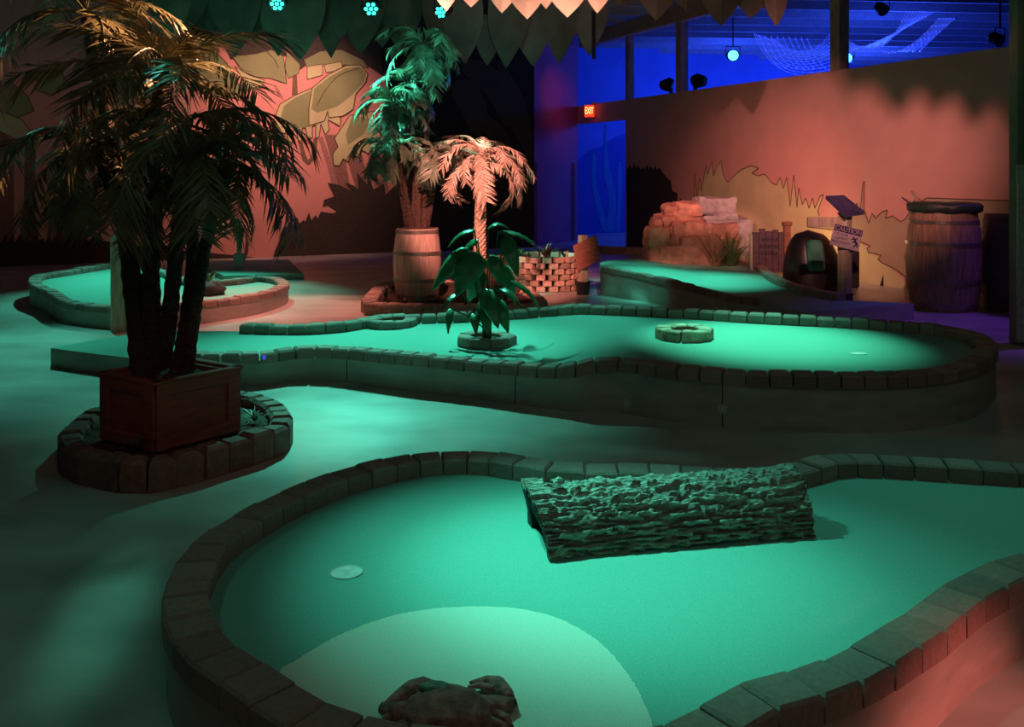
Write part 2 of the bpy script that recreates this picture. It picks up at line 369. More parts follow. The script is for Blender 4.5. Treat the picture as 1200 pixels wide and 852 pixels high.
# right wall figures
paint(wr, 'painted_bush', [(735,300),(734,196)] + spikes((736,198),(775,200),8,7,0,9) + [(781,208),(786,212),(788,224),(794,226),(794,236),(799,232),(797,246),(803,252),(803,318)], D, 4, 'R')
TOP = [(806,250),(813,236),(814,204),(817,232),(820,208),(822,224),(827,194),(829,205),(834,189),(836,206),(840,196),(845,188),(848,206),(853,214),(858,208),(868,199),(880,194),(889,197),(881,203),(888,206),(896,204),(904,214),(910,217),(914,208),(918,221),(922,208),(926,242),(930,205),(934,243),(936,220),(940,240),(944,232),(948,244),(952,232),(955,244),(961,230),(965,228),(958,248),(960,253)]
paint(wr, 'painted_bush', TOP + [(985,262),(1010,286),(1035,306),(1062,330),(1063,342),(806,318)], M['pt_pale'], 2, 'R')
paint(wr, 'painted_outline', TOP, D, 5, 'R', line=.012, closed=False)
TAN = [(946,256),(985,256),(1000,252),(1004,238),(1008,250),(1011,216),(1013,212),(1012,245),(1018,262),(1022,250),(1026,256),(1034,248),(1040,246),(1038,256),(1046,253),(1055,260),(1062,256),(1067,245),(1065,238),(1057,231),(1068,238),(1073,234),(1068,224),(1080,236),(1086,232),(1200,236),(1200,350),(1066,328),(1050,316),(1034,308),(1029,304),(1033,299),(1018,296),(1016,291),(1020,288),(1010,284),(1004,280),(982,270),(946,266)]
paint(wr, 'painted_bush', TAN, M['pt_tan'], 3, 'R', line=.012)
paint(wr, 'painted_grass', [(1068,224),(1071,222),(1078,236),(1074,240)], M['pt_tan'], 4, 'R')
# far blue wall: hill and kelp
paint(wb, 'painted_hill', [(650,205),(677,188),(690,176),(705,172),(712,166),(735,156),(770,160),(770,268),(650,268)], M['blue_dark'], 2, 'B', smooth=2)
for q in ([(709,150),(711,150),(713,190),(719,215),(722,235),(720,268),(710,268),(714,235),(708,205),(708,180)], [(695,180),(700,190),(698,210),(704,235),(712,268),(706,268),(698,240),(693,210)], [(724,195),(728,190),(729,220),(727,268),(722,268),(724,230)]):
    paint(wb, 'painted_kelp', q, M['kelp'], 4, 'B', smooth=3)
# pale guards and angled board on the corner wall
for px in (626.5, 670.5):
    t = (px-623)/54.; x = XL + (RX(YD1)-XL)*t; y = LY(XL)+(YD1-LY(XL))*t
    mb = MB(); mb.box((x+.02, y-.03, .78), (.04, .03, 1.54)); mb.build('corner_guard', M['purple'], wp)
# edging bricks at the back wall beside the doorway
r = thing('brick_row', 'low row of red bricks on the floor near the blue doorway', 'brick edging', gp(735, 296))
mb = MB(); edging(mb, [gp(765,298), gp(735,296.5), gp(695,295.5)], .12, .11, .16, lambda x, y: 0); mb.build('bricks', M['brick'], r)

# right-hand column
t = MB(); t.box((4.25, 7.44, CE/2), (.42, .12, CE), bev=.01); col = struct(t.build('column_right', M['olivepost']))
t = MB(); t.box((4.075, 7.365, .74), (.075, .03, 1.42)); t.build('corner_guard', M['palepost'], col)

# ---------------------------------------------------------------- golf greens
def golf_green(label, outline, zf, bricks, bh, bw, bl, closed, name='golf_green', step=.12, extra=None):
    """outline: list of world points (counter-clockwise, outer edge); bricks: list of outer edge runs"""
    cx = sum(p.x for p in outline)/len(outline); cy = sum(p.y for p in outline)/len(outline)
    g = thing(name, label, 'mini golf green', (cx, cy, 0))
    O = resample(outline, .07, True)
    body = offset(O, .012)
    mb = MB(); n = len(body)
    V = [Vector((p.x, p.y, 0)) for p in body] + [Vector((p.x, p.y, zf(p.x, p.y) - .001)) for p in body]
    mb.add(V, [(i, (i+1) % n, (i+1) % n + n, i+n) for i in range(n)])
    mb.build('retaining_wall', M['deck'], g, smooth=True)
    mb = MB(); fill(mb, body, zf, step); mb.build('turf', M['turf'], g)
    for run in bricks:
        mb = MB(); edging(mb, run, bw, bh, bl, zf, closed=closed, gap=.006 if zf is zF else .010, hj=.004 if zf is zF else .006, ch=.008 if zf is zF else .012); mb.build('brick_edging', M['brick'], g)
    return g
def cup(g, p, r, zf):
    z = zf(p.x, p.y); mb = MB(); n = 24
    mb.lathe([(r*1.0, z+.002), (r*.96, z+.004), (r*.9, z+.001)], n, (p.x, p.y, 0), close=False); mb.lathe([(r*.9, z+.001), (.001, z+.0012)], n, (p.x, p.y, 0), close=False)
    mb.build('cup', M['cup'], g)

# foreground green
zF = lambda x, y: .172
tF = .237
fo = [Vector((-.475,1.93,0)), Vector((-.27,1.835,0)), Vector((0,1.80,0)), Vector((.25,1.80,0)), Vector((.42,1.865,0))]
fo += [gp(x, y, tF) for x, y in ((899,837),(955,820),(1002,803),(1038,785),(1071,764),(1104,744),(1131,721),(1159,700),(1184,686),(1215,672),(1290,652),(1370,630),(1420,590),(1370,556),(1290,546),(1200,541),(1130,537),(1080,534),(1030,531),(985,530),(950,534),(915,544),(880,547),(830,546),(770,543),(720,542),(660,541),(620,535),(575,528),(530,527),(480,531),(430,541),(385,553),(340,570),(300,588),(261,610),(238,624),(218,642),(204,661),(194,683),(189,702),(192,728),(202,750),(219,772),(240,788),(264,805),(292,825))]
fo = [Vector((p.x, p.y, 0)) for p in fo]
FO = smoothpath(fo, 5)
gF = golf_green('large foreground kidney-shaped green with log tunnel, cream half-circle patch and brick rim', FO, zF, [FO], .065, .12, .125, True)
cup(gF, gp(406, 671, .172), .05, zF)
zz = .176
fr = [(328,789),(345,775),(372,758),(400,743),(450,724),(500,714),(540,711),(580,711),(613,714),(650,723),(685,740),(715,764),(740,796),(756,826),(766,856)]
P = [gp(x, y, zz) for x, y in fr] + [Vector((.28,1.95,zz)), Vector((0,1.93,zz)), Vector((-.28,1.98,zz)), Vector((-.46,2.1,zz))]
P = smoothpath(P, 4); 
Q = []
for i, p in enumerate(resample(P, .006, True)): Q.append(p + Vector((random.uniform(-1,1)*.0016, random.uniform(-1,1)*.0016, 0)))
mb = MB(); n = len(Q); mb.add([Vector((p.x, p.y, .1725)) for p in Q] + Q, [(i, (i+1)%n, (i+1)%n+n, i+n) for i in range(n)]); Q2 = Q
vo, eo, fc, *_ = delaunay_2d_cdt([Vector((p.x, p.y)) for p in Q], [(i, (i+1) % n) for i in range(n)], [], 1, 1e-6)
mb.add([Vector((v.x, v.y, zz)) for v in vo], [tuple(f) for f in fc]); tag(mb.build('cream_patch', M['fringe'], gF), 'cream half-circle patch of rough turf')

# middle green
def lerpt(x, T):
    if x <= T[0][0]: return T[0][1]
    for (a, u), (b, v) in zip(T, T[1:]):
        if x <= b:
            t = (x-a)/(b-a); t = t*t*(3-2*t); return u+(v-u)*t
    return T[-1][1]
def zM(x, y): return lerpt(x, [(-3.3,.135), (-1.8,.145), (-.3,.165), (.15,.175), (.6,.238), (2.2,.238), (3.2,.235)])
zMt = lambda x, y: zM(x, y) + .07
Mfront = [(200,412),(240,415),(270,414.5),(312,413.5),(353,408),(395,408.5),(437,412),(478,416),(520,419.5),(562,423.5),(603,427),(645,430),(670,429),(687,425.5),(710,421.5),(733,422.5),(783,430),(825,433),(867,437),(908,439),(950,440),(992,441),(1033,440.5),(1075,438),(1117,433),(1148,425),(1166,413),(1170,404),(1163,396),(1148,389),(1117,382),(1075,377),(1033,373.5),(992,371),(950,369),(908,367),(867,365),(825,362),(783,360),(742,358),(700,356.5),(670,356),(637,359),(603,362),(562,364.5),(520,366),(478,367),(453,368),(428,371),(405,375.5),(378,378),(337,379),(289,377.5)]
MF = smoothpath([gp(x, y, zMt) for x, y in Mfront], 4, False); MF = [Vector((p.x, p.y, 0)) for p in MF]
MO = [Vector((-2.88,7.28,0)), Vector((-3.31,6.57,0)), Vector((-2.74,6.27,0))] + MF
gM = golf_green('long middle green raised on a grey wall, with three paver rings and brick rim', MO, zM, [MF], .07, .12, .125, False)
cup(gM, gp(1006, 414, .24), .05, zM)
# the two chalked stars on its wall, set on the wall
def star(px, py, r, parts=6):
    best = min(MO, key=lambda p: abs(p.x/p.y - (px-600)/F) + (0 if p.y < 6 else 9)); i = MO.index(best); t = (MO[i+1]-MO[i-1]).normalized()
    nrm = Vector((t.y, -t.x, 0)); c = at(px, py, best.y) + nrm*.0; c = Vector((best.x, best.y, CAMH-(py-HZ)/F*best.y)) - nrm*.009
    mb = MB()
    for k in range(parts):
        a = PI*k/parts; d = t*math.cos(a) + Vector((0,0,1))*math.sin(a); ribbon(mb, [c - d*r, c + d*r], nrm, .0035)
        d2 = t*math.cos(a+.26) + Vector((0,0,1))*math.sin(a+.26); ribbon(mb, [c + d*r*.5, c + d2*r*.8], nrm, .003)
    tag(mb.build('chalk_snowflake', M['chalk'], gM), 'pale snowflake scrawled on the wall')
def seam(px):
    best = min(range(len(MO)), key=lambda k: abs(MO[k].x/MO[k].y - (px-600)/F) + (0 if MO[k].y < 6.3 else 9)); b_ = MO[best]; t = (MO[best+1]-MO[best-1]).normalized(); nrm = Vector((t.y, -t.x, 0)); c = b_ - nrm*.0095
    mb = MB(); ribbon(mb, [c + Vector((0,0,.002)), c + Vector((0,0,zM(b_.x, b_.y)-.002))], nrm, .006); mb.build('board_seam', M['matte'], gM)
seam(404); seam(605); seam(846)
star(735, 474, .035); star(848, 480, .03)
mb = MB(); c = gp(309, 416, .2); mb.lathe([(.016,-.004), (.016,.003), (.011,.008), (.001,.009)], 12, (0,0,0)); R = Matrix.Rotation(PI/2, 3, 'X'); mb.v = [Vector((c.x, c.y-.004, .185)) + R @ v for v in mb.v]
tag(mb.build('blue_glint', mat('blue_glint', (.05,.08,.6), .4, emit=(.05,.1,1), es=.6), gM), 'blue lamp reflection on the brick, made as a glowing disc')  # reflected blue LED on the brick, put in as an emissive disc

# far right green
def zR(x, y): return lerpt(x, [(1.0,.262), (1.6,.215), (2.3,.15), (3.9,.15)])
zRt = lambda x, y: zR(x, y) + .065
Rf = [(704,345),(700,309.5)]
Rfront = smoothpath([gp(x, y, zRt) for x, y in ((703,312),(716,313.5),(730,316.5),(760,322.5),(800,332.5),(840,342),(883,350.5))], 4, False)
Rback = smoothpath([gp(x, y, zRt) for x, y in ((992,344),(975,341),(951,336),(933,331),(918,325.5),(905,317.5),(892,309),(866,302.5),(840,299),(815,297.5),(797,297))], 4, False)
flat = lambda L_: [Vector((p.x, p.y, 0)) for p in L_]
Rfront, Rback = flat(Rfront), flat(Rback)
RO = Rfront + flat([gp(946,366.5,.15), gp(1075,355.6,.15)]) + Rback + flat([gp(770,301.5,zR), gp(735,303,zR), gp(710,305.5,zR), gp(702,308,zR)])
gR = golf_green('sloping green at right beneath the orange mural wall, beside the rock waterfall', RO, zR, [Rfront, Rback], .065, .12, .13, False)

# left far green
zL = lambda x, y: .14 + .05*max(0, min(1, (-4 - x)/1.5))
zLt = lambda x, y: zL(x, y) + .06
Lo = [(33,326),(37,334),(53,341),(68,351),(86,355.5),(113,358.5),(150,360),(190,359),(225,355),(263,350.5),(300,345),(325,339),(339,332.5),(335,327),(318,323.5),(297,323),(280,325.5),(255,328),(225,327),(200,318),(165,308),(130,307),(113,310),(68,317),(42,321)]
LO = flat(smoothpath([gp(x, y, zLt) for x, y in Lo], 4))
gL = golf_green('left oval green with brick rim, behind the big planter palm', LO, zL, [LO], .06, .12, .13, True)
# low turf slabs behind
def slab(label, px, z, name='turf_slab'):
    P = [gp(x, y, z) for x, y in px]; c = sum(P, Vector())/len(P); g = thing(name, label, 'turf slab', (c.x, c.y, 0))
    mb = MB(); n = len(P); mb.add([Vector((p.x, p.y, 0)) for p in P] + [Vector((p.x, p.y, z-.006)) for p in P], [(i, (i+1)%n, (i+1)%n+n, i+n) for i in range(n)] + [tuple(range(n-1, -1, -1)), tuple(range(n, 2*n))]); mb.build('base', M['deck'], g)
    mb = MB(); mb.add([Vector((p.x, p.y, z-.006)) for p in P] + P, [(i, (i+1)%n, (i+1)%n+n, i+n) for i in range(n)] + [tuple(range(n, 2*n))]); mb.build('turf', M['turf'], g); return g
slab('low green turf slab behind the left oval green', [(262,323),(356,321),(338,304),(225,305.5)], .07)
slab('low strip of green turf behind the brick well', [(574,301),(668,298.5),(668,291.5),(572,293.5)], .05)

# ---------------------------------------------------------------- ring planters on the middle green
def ring(label, px, py, rr, h, zf, inner, n=11, soil=True, tumble=0):
    c = gp(px, py, zf); c.z = zf(c.x, c.y)
    g = thing('paver_ring', label, 'brick ring', c)
    P = [Vector((c.x + rr*math.cos(2*PI*k/48), c.y + rr*math.sin(2*PI*k/48), 0)) for k in range(48)]
    mb = MB(); edging(mb, P, rr-inner, h, 2*PI*rr/n, lambda x, y: c.z+.001, closed=True, tumble=tumble, gap=.008); mb.build('pavers', M['brick'] if not tumble else M['brick_pale'], g)
    if soil:
        mb = MB(); mb.lathe([(inner, c.z+.002), (inner*.98, c.z+h*.6), (.001, c.z+h*.7)], 20, (c.x, c.y, 0), close=False); mb.build('soil', M['soil'], g)
    return g, c
ring('paver ring planter around the big-leaved plant', 570, 403.5, .215, .065, zM, .12, 9)
ring('low paver ring set against the back rim, left of the big-leaved plant', 458, 381.5, .215, .06, zM, .115, 10)
ring('bright lit paver ring alone in the middle of the long green', 802, 396, .20, .07, zM, .10, 10, tumble=.06)

# ---------------------------------------------------------------- log tunnel
A = gp(642, 656, .172); B = gp(955, 630, .172); ax = (B-A); LL = ax.length; ax.normalize(); perp = Vector((-ax.y, ax.x, 0))
cW = .145; cen = A + perp*cW
lg = thing('log_tunnel', 'hollow half-log with rough grey bark lying across the foreground green', 'log', cen + ax*LL/2)
NX, NA = 260, 110
def bark_h(u, a):
    """ridged plates running along the log"""
    p = Vector((u*2.6, a*1.9, 0)); p += Vector((noise.noise(Vector((u*9, a*3, 5))), noise.noise(Vector((u*9, a*3, 9)))*.8, 0)) * .22
    d = noise.voronoi(Vector((p.x*2.0, p.y*3.4, 0)))[0]; e = d[1]-d[0]
    g = min(1, e*3.6); g = g*g*(3-2*g)
    return -.024*(1-g) + .010*noise.noise(Vector((u*22, a*9, 2))) + .006*noise.noise(Vector((u*60, a*20, 4)))
mb = MB(); V = []
for i in range(NX+1):
    u = LL*i/NX; flare = .018*math.exp(-u/.05) + .01*math.exp(-(LL-u)/.05)
    for j in range(NA+1):
        a = PI*j/NA; ra = cW + flare + bark_h(u, a*2.2/1.0); rz = ra*1.21
        uu = u + (.05*math.sin(a)**2*-1 if i < 3 else 0) + .006*noise.noise(Vector((a*5, i*.0, 1)))
        V.append(cen + ax*uu + perp*(-math.cos(a)*ra) + Vector((0,0,max(0.0015, math.sin(a)*rz*1.06))))
mb.add(V, [(i*(NA+1)+j, (i+1)*(NA+1)+j, (i+1)*(NA+1)+j+1, i*(NA+1)+j+1) for i in range(NX) for j in range(NA)])
mb.build('bark_shell', M['bark'], lg, smooth=True)
mb = MB(); V = []; NJ = 24
for i in (0, 1):
    for j in range(NJ+1):
        a = PI*j/NJ; V.append(cen + ax*(LL*i + (.004 if not i else -.004) - .045*math.sin(a)**2*(1-i)) + perp*(-math.cos(a)*(cW-.032)) + Vector((0,0,max(.0015, math.sin(a)*(cW-.03)*1.22))))
mb.add(V, [(j, j+1, NJ+2+j, NJ+1+j) for j in range(NJ)])
for i in (0, NX):   # cut faces
    V = []
    for j in range(NJ+1):
        a = PI*j/NJ; k = round(j*NA/NJ); V.append(mb.v[(0 if i == 0 else NJ+1)+j]); 
    O = []
    for j in range(NJ+1):
        k = round(j*NA/NJ); a = PI*k/NA; u = LL*i/NX; flare = .018*math.exp(-u/.05) + .01*math.exp(-(LL-u)/.05); ra = cW+flare+bark_h(u, a*2.2)
        uu = u + (-.05*math.sin(a)**2 if i < 3 else 0) + .006*noise.noise(Vector((a*5, 0, 1)))
        O.append(cen + ax*uu + perp*(-math.cos(a)*ra) + Vector((0,0,max(.0015, math.sin(a)*ra*1.21*1.06))))
    mb.add(V + O, [(j, j+1, NJ+2+j, NJ+1+j) for j in range(NJ)])
mb.build('hollow_inside', M['barkin'], lg)

# ---------------------------------------------------------------- crab
cb = gp(524, 848, .176); cb = Vector((-.143, 2.03, .177))
g = thing('crab_figure', 'brown weathered crab figure on the cream half-circle patch', 'crab statue', cb)
def lump(mb, c, r, seed, amp=.12, n=20, k=12, flat=0, m=0, ty=1.0):
    V = []
    for i in range(k+1):
        th = PI*i/k
        for j in range(n):
            ph = 2*PI*j/n; d = Vector((math.sin(th)*math.cos(ph), math.sin(th)*math.sin(ph), math.cos(th)))
            s = 1 + amp*noise.noise(d*1.7 + Vector((seed*7.1, 0, 0))) + amp*.5*noise.noise(d*4.3 + Vector((seed*3.3, 2, 0)))
            V.append(Vector(c) + Vector((d.x*r[0]*s, d.y*r[1]*s, max(d.z*r[2]*s, -flat if flat else -99))))
    Fc = [(i*n+j, (i+1)*n+j, (i+1)*n+(j+1)%n, i*n+(j+1)%n) for i in range(k) for j in range(n)]
    mb.add(V, Fc, m)
mb = MB(); lump(mb, cb + Vector((0,0,.022)), (.10,.085,.052), 1, .10, flat=.02); mb.build('shell', M['crab'], g, smooth=True)
mb = MB(); lump(mb, cb + Vector((-.03,.035,.066)), (.035,.022,.008), 2, .3); mb.build('pale_shell_patch', M['patina'], g, smooth=True)
zc = .195
for sgn, pts in ((-1, [(495,838,.03), (470,838,.028), (447,829,.012)]), (1, [(555,832,.03), (580,830,.026), (604,823,.010)])):
    P = [gp(x, y, zc) for x, y, r in pts]
    mb = MB(); mb.tube(P, [r for *_, r in pts], 10, wob=.15); mb.build('arm', M['crab'], g, smooth=True)
for nm, pts in (('claw', [(450,829,.010),(465,820,.022),(482,808,.026),(497,801,.020),(514,801,.004)]), ('claw', [(600,823,.012),(592,814,.026),(583,803,.026),(570,798,.016),(550,800,.004)]), ('claw', [(588,812,.016),(575,808,.014),(562,803,.010),(548,805,.004)])):
    P = [gp(x, y, zc) for x, y, r in pts]
    mb = MB(); mb.tube(P, [r*.8 for *_, r in pts], 10, wob=.12); mb.build(nm, M['crab'], g, smooth=True)
for pts in ([(498,845),(475,840),(452,843),(442,850)], [(500,862),(470,856),(450,858),(440,866)], [(552,845),(575,838),(594,842),(602,850)], [(550,860),(575,850),(590,852),(598,862)]):
    P = [gp(x, y, .19) for x, y in pts]; P[-1].z = .178; P[1].z = .2
    mb = MB(); mb.tube(P, [.014,.012,.010,.004], 8, wob=.2); mb.build('leg', M['crab'], g, smooth=True)

# ---------------------------------------------------------------- palms
def frond_mesh(name, L, width, droop, npairs, material, seed, blade=.02, lift=.35):
    r = random.Random(seed); mb = MB(); pts = []; p = Vector((0,0,0)); ang = lift; N = 12
    for i in range(N+1):
        pts.append(p.copy()); p = p + Vector((math.cos(ang), 0, math.sin(ang))) * L/N; ang -= droop/N
    mb.tube(pts, [.007*(1-.8*i/N) for i in range(N+1)], 4)
    for k in range(npairs):
        t = .14 + .86*k/(npairs-1); f = t*N; i = min(N-1, int(f)); q = pts[i].lerp(pts[i+1], f-i); tan = (pts[i+1]-pts[i]).normalized()
        up = tan.cross(Vector((0,1,0))) * -1
        ln = width*(math.sin(PI*min(1, .18+.82*(1-abs(t-.45)*1.1)))*.9+.25)*(1-.45*max(0, t-.7)/.3)
        for s in (-1, 1):
            d = (Vector((0, s, 0))*r.uniform(.7, 1) + tan*r.uniform(.6, .95) + up*r.uniform(-.05, .45)).normalized(); l_ = ln*r.uniform(.8, 1.15)
            nrm = d.cross(tan).normalized(); side = d.cross(nrm).normalized()*blade/2
            m1 = q + d*l_*.5; tip = q + (d*l_) + Vector((0,0,-1))*l_*r.uniform(.02, .28)
            mb.add([q - side*.5, q + side*.5, m1 + side, m1 - side, tip], [(0,1,2,3), (3,2,4)])
    me_o = mb.build(name, material); me = me_o.data; bpy.data.objects.remove(me_o); return me
def crown(parent, c, n, meshes, scale, seed, tilt=(-.25, 1.0), zs=1, vis=None):
    r = random.Random(seed); c = Vector(c) - parent.location
    for k in range(n):
        a = 2*PI*k/n*1.0 + r.uniform(-.3, .3) + (k % 3)*.4
        o = bpy.data.objects.new('frond', meshes[k % len(meshes)]); C.objects.link(o); o.parent = parent
        o.location = c; u = (k + .5)/n; el = tilt[0] + (tilt[1]-tilt[0])*((k*7 % n)/n)
        o.rotation_euler = (Matrix.Rotation(a, 3, 'Z') @ Matrix.Rotation(-el, 3, 'Y') @ Matrix.Rotation(r.uniform(-.4, .4), 3, 'X')).to_euler()
        s = scale*r.uniform(.8, 1.15); o.scale = (s, s, s)
big = [frond_mesh('frond', .60, .22, 1.15+.3*k, 38, M['frond'], 20+k, .013) for k in range(4)]
mid = [frond_mesh('frond', .48, .17, 1.5+.3*k, 28, M['frond_mid'], 40+k, .017) for k in range(4)]
pale = [frond_mesh('frond', .70, .17, 2.0+.35*k, 30, M['frond_pale'], 60+k, .014, .7) for k in range(4)]
pc = Vector((-1.665, 4.62, .3))
pl = thing('potted_palm', 'tall dark multi-stem palm in the red box at left', 'palm', pc)
def trunk(parent, base, top, r0, r1, m, bend=.05, seed=0, rings=40, rag=.12):
    r = random.Random(seed); P = []; b = Vector((r.uniform(-1,1)*bend, r.uniform(-1,1)*bend, 0))
    for i in range(rings+1):
        t = i/rings; P.append(Vector(base).lerp(Vector(top), t) + b*math.sin(PI*t))
    mb = MB(); mb.tube(P, [(r0+(r1-r0)*i/rings)*(1 + rag*(i % 2)) for i in range(rings+1)], 12, wob=rag*1.5); return mb.build('trunk', m, parent, smooth=False)
heads = [((100,15), 4.75, (164,420), 15, 1.05), ((186,92), 4.55, (178,420), 17, 1.12), ((112,165), 4.5, (170,425), 14, .95), ((262,190), 4.6, (218,420), 15, .9), ((150,205), 4.9, (172,410), 11, .85), ((215,145), 4.35, (190,430), 14, 1.0), ((225,225), 4.75, (205,420), 12, .85)]
for i, (h, Y, b, n, s) in enumerate(heads):
    top = at(h[0], h[1], Y); ba = at(b[0], b[1], 4.62+.06*(i % 3-1)); ba.z = .38
    trunk(pl, ba, top + Vector((0,0,-.02)), (.042,.050,.040,.034,.04,.042,.03)[i], .026, M['trunk'], .04, i)
    crown(pl, top, n, big, s, 100+i, (-.6, .95) if i != 1 else (-.3, 1.1))

# the box and its bed
bx = [Vector((-1.64,4.24,0)), Vector((-1.36,4.59,0)), Vector((-1.705,4.81,0)), Vector((-1.985,4.458,0))]
def planter_box(corners, z0, z1, label, soilz, palm_in=True):
    c = sum(corners, Vector())/4; g = thing('planter_box', label, 'planter', (c.x, c.y, z0)); th = .03
    P = [Vector((p.x, p.y, 0)) for p in corners]; I = [c + (p-c)*(1-th*2/(p-c).length*1.2) for p in P]
    mb = MB(); V = [Vector((p.x, p.y, z)) for z in (z0, z1) for p in P] + [Vector((p.x, p.y, z)) for z in (z1, soilz-.03) for p in I]
    mb.add(V, [(i, (i+1)%4, (i+1)%4+4, i+4) for i in range(4)] + [(i+4, (i+1)%4+4, (i+1)%4+8, i+8) for i in range(4)] + [(i+8, (i+1)%4+8, (i+1)%4+12, i+12) for i in range(4)])
    mb.build('box', M['redbox'], g)
    mb = MB()
    for i in range(4):          # stiles, rails and top rim standing proud of each side
        a, b = P[i], P[(i+1)%4]; t = (b-a).normalized(); nn = Vector((t.y, -t.x, 0)); W = (b-a).length; R = Matrix((t, nn, Vector((0,0,1)))).transposed()
        for u in (.035, W-.035): mb.box(a + t*u + nn*.006 + Vector((0,0,(z0+z1)/2)), (.07, .014, z1-z0), R, bev=.003)
        for zc_, hh in ((z1-.03, .06), (z0+.03, .06)): mb.box(a + t*W/2 + nn*.005 + Vector((0,0,zc_)), (W, .013, hh), R, bev=.003)
    mb.build('panel_frame', M['redbox'], g)
    mb = MB()
    for i in range(4):
        a, b = P[i], P[(i+1)%4]; t = (b-a).normalized(); nn = Vector((t.y, -t.x, 0)); R = Matrix((t, nn, Vector((0,0,1)))).transposed()
        mb.box((a+b)/2 + nn*-.005 + Vector((0,0,z1+.006)), ((b-a).length+.03, .045, .014), R, bev=.003)
    mb.build('rim', M['redbox'], g)
    mb = MB(); fill(mb, resample(I, .05, True), lambda x, y: soilz + .03*noise.noise(Vector((x*14, y*14, 0))), .04); mb.build('soil', M['soil'], g)
    return g
def fix_ccw(P): 
    a = sum(P[i-1].x*P[i].y - P[i].x*P[i-1].y for i in range(len(P))); return P if a > 0 else P[::-1]
planter_box(fix_ccw(bx), .105, .415, 'dark red panelled wooden box in the paver bed at left', .40)
ro = [(161,580),(115,574),(76,562),(67,545),(84,522),(110,507),(160,495),(240,484),(300,489),(330,500),(343,518),(335,532),(300,545),(250,561),(205,573)]
RO2 = fix_ccw(flat(smoothpath([gp(x, y, 0) for x, y in ro], 4)))
bed = thing('paver_bed', 'low bed of tall tumbled pavers around the red box', 'planter bed', (-1.7, 4.55, 0))
mb = MB(); edging(mb, RO2, .11, .14, .13, lambda x, y: 0, closed=True, tumble=.05, ch=.018, gap=.01, hj=.006); mb.build('pavers', M['rock_edge'], bed)
mb = MB(); fill(mb, offset(resample(RO2, .08, True), .1), lambda x, y: .095 + .02*noise.noise(Vector((x*12, y*12, 0))), .07); mb.build('mulch', M['soil'], bed)
def tuft(parent, c, n, h, spread, m, name, seed, w=.012, curl=.5, nm=None):
    r = random.Random(seed); mb = MB(); c = Vector(c)
    for k in range(n):
        a = r.uniform(0, 2*PI); l = h*r.uniform(.6, 1.15); s_ = spread*r.uniform(.3, 1.1); d = Vector((math.cos(a), math.sin(a), 0)); sd = Vector((-d.y, d.x, 0))*w/2
        pts = [c + d*s_*t**1.3 + Vector((0,0, l*(t - curl*t*t))) for t in (0, .3, .6, .85, 1)]
        V = []
        for i, p in enumerate(pts): V += [p - sd*(1 - i/4.2), p + sd*(1-i/4.2)]
        mb.add(V, [(2*i, 2*i+1, 2*i+3, 2*i+2) for i in range(4)])
    return mb.build(name, m, parent)
g = thing('spiky_plant', 'small spiky plant at the front corner of the red box', 'plant', gp(162, 533, .1)); tuft(g, gp(158, 530, .105), 40, .14, .13, M['grass'], 'blades', 3, .009)
g = thing('spiky_plant', 'small spiky plant at the right of the red box', 'plant', gp(298, 492, .1)); tuft(g, gp(298, 494, .105), 34, .10, .12, M['frond'], 'blades', 4, .008)
g = thing('grass_wisp', 'thin wispy grass left of the red box', 'plant', gp(105, 510, .1)); tuft(g, gp(108, 505, .105), 7, .16, .12, M['grass'], 'blades', 6, .005, .2)

# timber post behind the palm
p = at(138, 392, 8.0); g = MB(); g.box((p.x, p.y, .42), (.11, .09, .84), rotz(.5), bev=.004); tag(g.build('timber_post', M['post']), 'pale square timber post behind the big palm trunks', 'post')

# centre bed: barrel palm, small palm
cbz = .115
co = [(427,369),(470,371),(520,372),(580,372),(636,371),(640,362),(622,351),(603,343),(560,338),(500,338),(455,341),(436,349),(426,360)]
CO = fix_ccw(flat(smoothpath([gp(x, y, 0) for x, y in co], 3)))
g = thing('brick_bed', 'red-lit brick-edged mulch bed in the centre holding barrel and small palm', 'planter bed', (-.55, 9.4, 0))
mb = MB(); edging(mb, CO, .16, .115, .2, lambda x, y: 0, closed=True, tumble=.03, ch=.015, gap=.01); mb.build('bricks', M['brick_pale'], g)
mb = MB(); fill(mb, offset(resample(CO, .1, True), .15), lambda x, y: .085 + .02*noise.noise(Vector((x*9, y*9, 0))), .1); mb.build('mulch', M['soil'], g)
def barrel(label, c, h, r, z0, hoops, lid, group=None, mats=('barrel', 'hoop')):
    g = thing('barrel', label, 'barrel', (c[0], c[1], z0), group)
    R_ = lambda t: r*(.86 + .14*math.sin(PI*t)); n = 32; mb = MB(); V = []; prof = [i/14 for i in range(15)]
    for t in prof:
        for k in range(n*2):
            a = PI*k/n; rr = R_(t)*(1 if k % 4 else .985); V.append(Vector((c[0]+math.cos(a)*rr, c[1]+math.sin(a)*rr, z0+h*t)))
    N = 2*n; mb.add(V, [(i*N+k, i*N+(k+1)%N, (i+1)*N+(k+1)%N, (i+1)*N+k) for i in range(14) for k in range(N)])
    mb.lathe([(R_(1), z0+h), (R_(1)*.93, z0+h), (R_(1)*.93, z0+h-.03), (.001, z0+h-.03)], N, (c[0], c[1], 0), close=False)
    mb.build('staves', M[mats[0]], g, smooth=True)
    for t in hoops:
        mb = MB(); hh = .018; mb.lathe([(R_(t-.025)*1.0, z0+h*t-hh), (R_(t)*1.015+.003, z0+h*t-hh), (R_(t)*1.015+.003, z0+h*t+hh), (R_(t+.02)*.995, z0+h*t+hh)], 48, (c[0], c[1], 0), close=False); mb.build('hoop', M[mats[1]], g, smooth=False)
    return g
bc = (at(489, 345, 9.45).x, 9.45)
barrel('orange-lit wooden barrel holding the tall palm in the centre bed', bc, .72, .245, .09, (.05,.28,.66,.96), None, mats=('barrel_pale', 'hoop'))
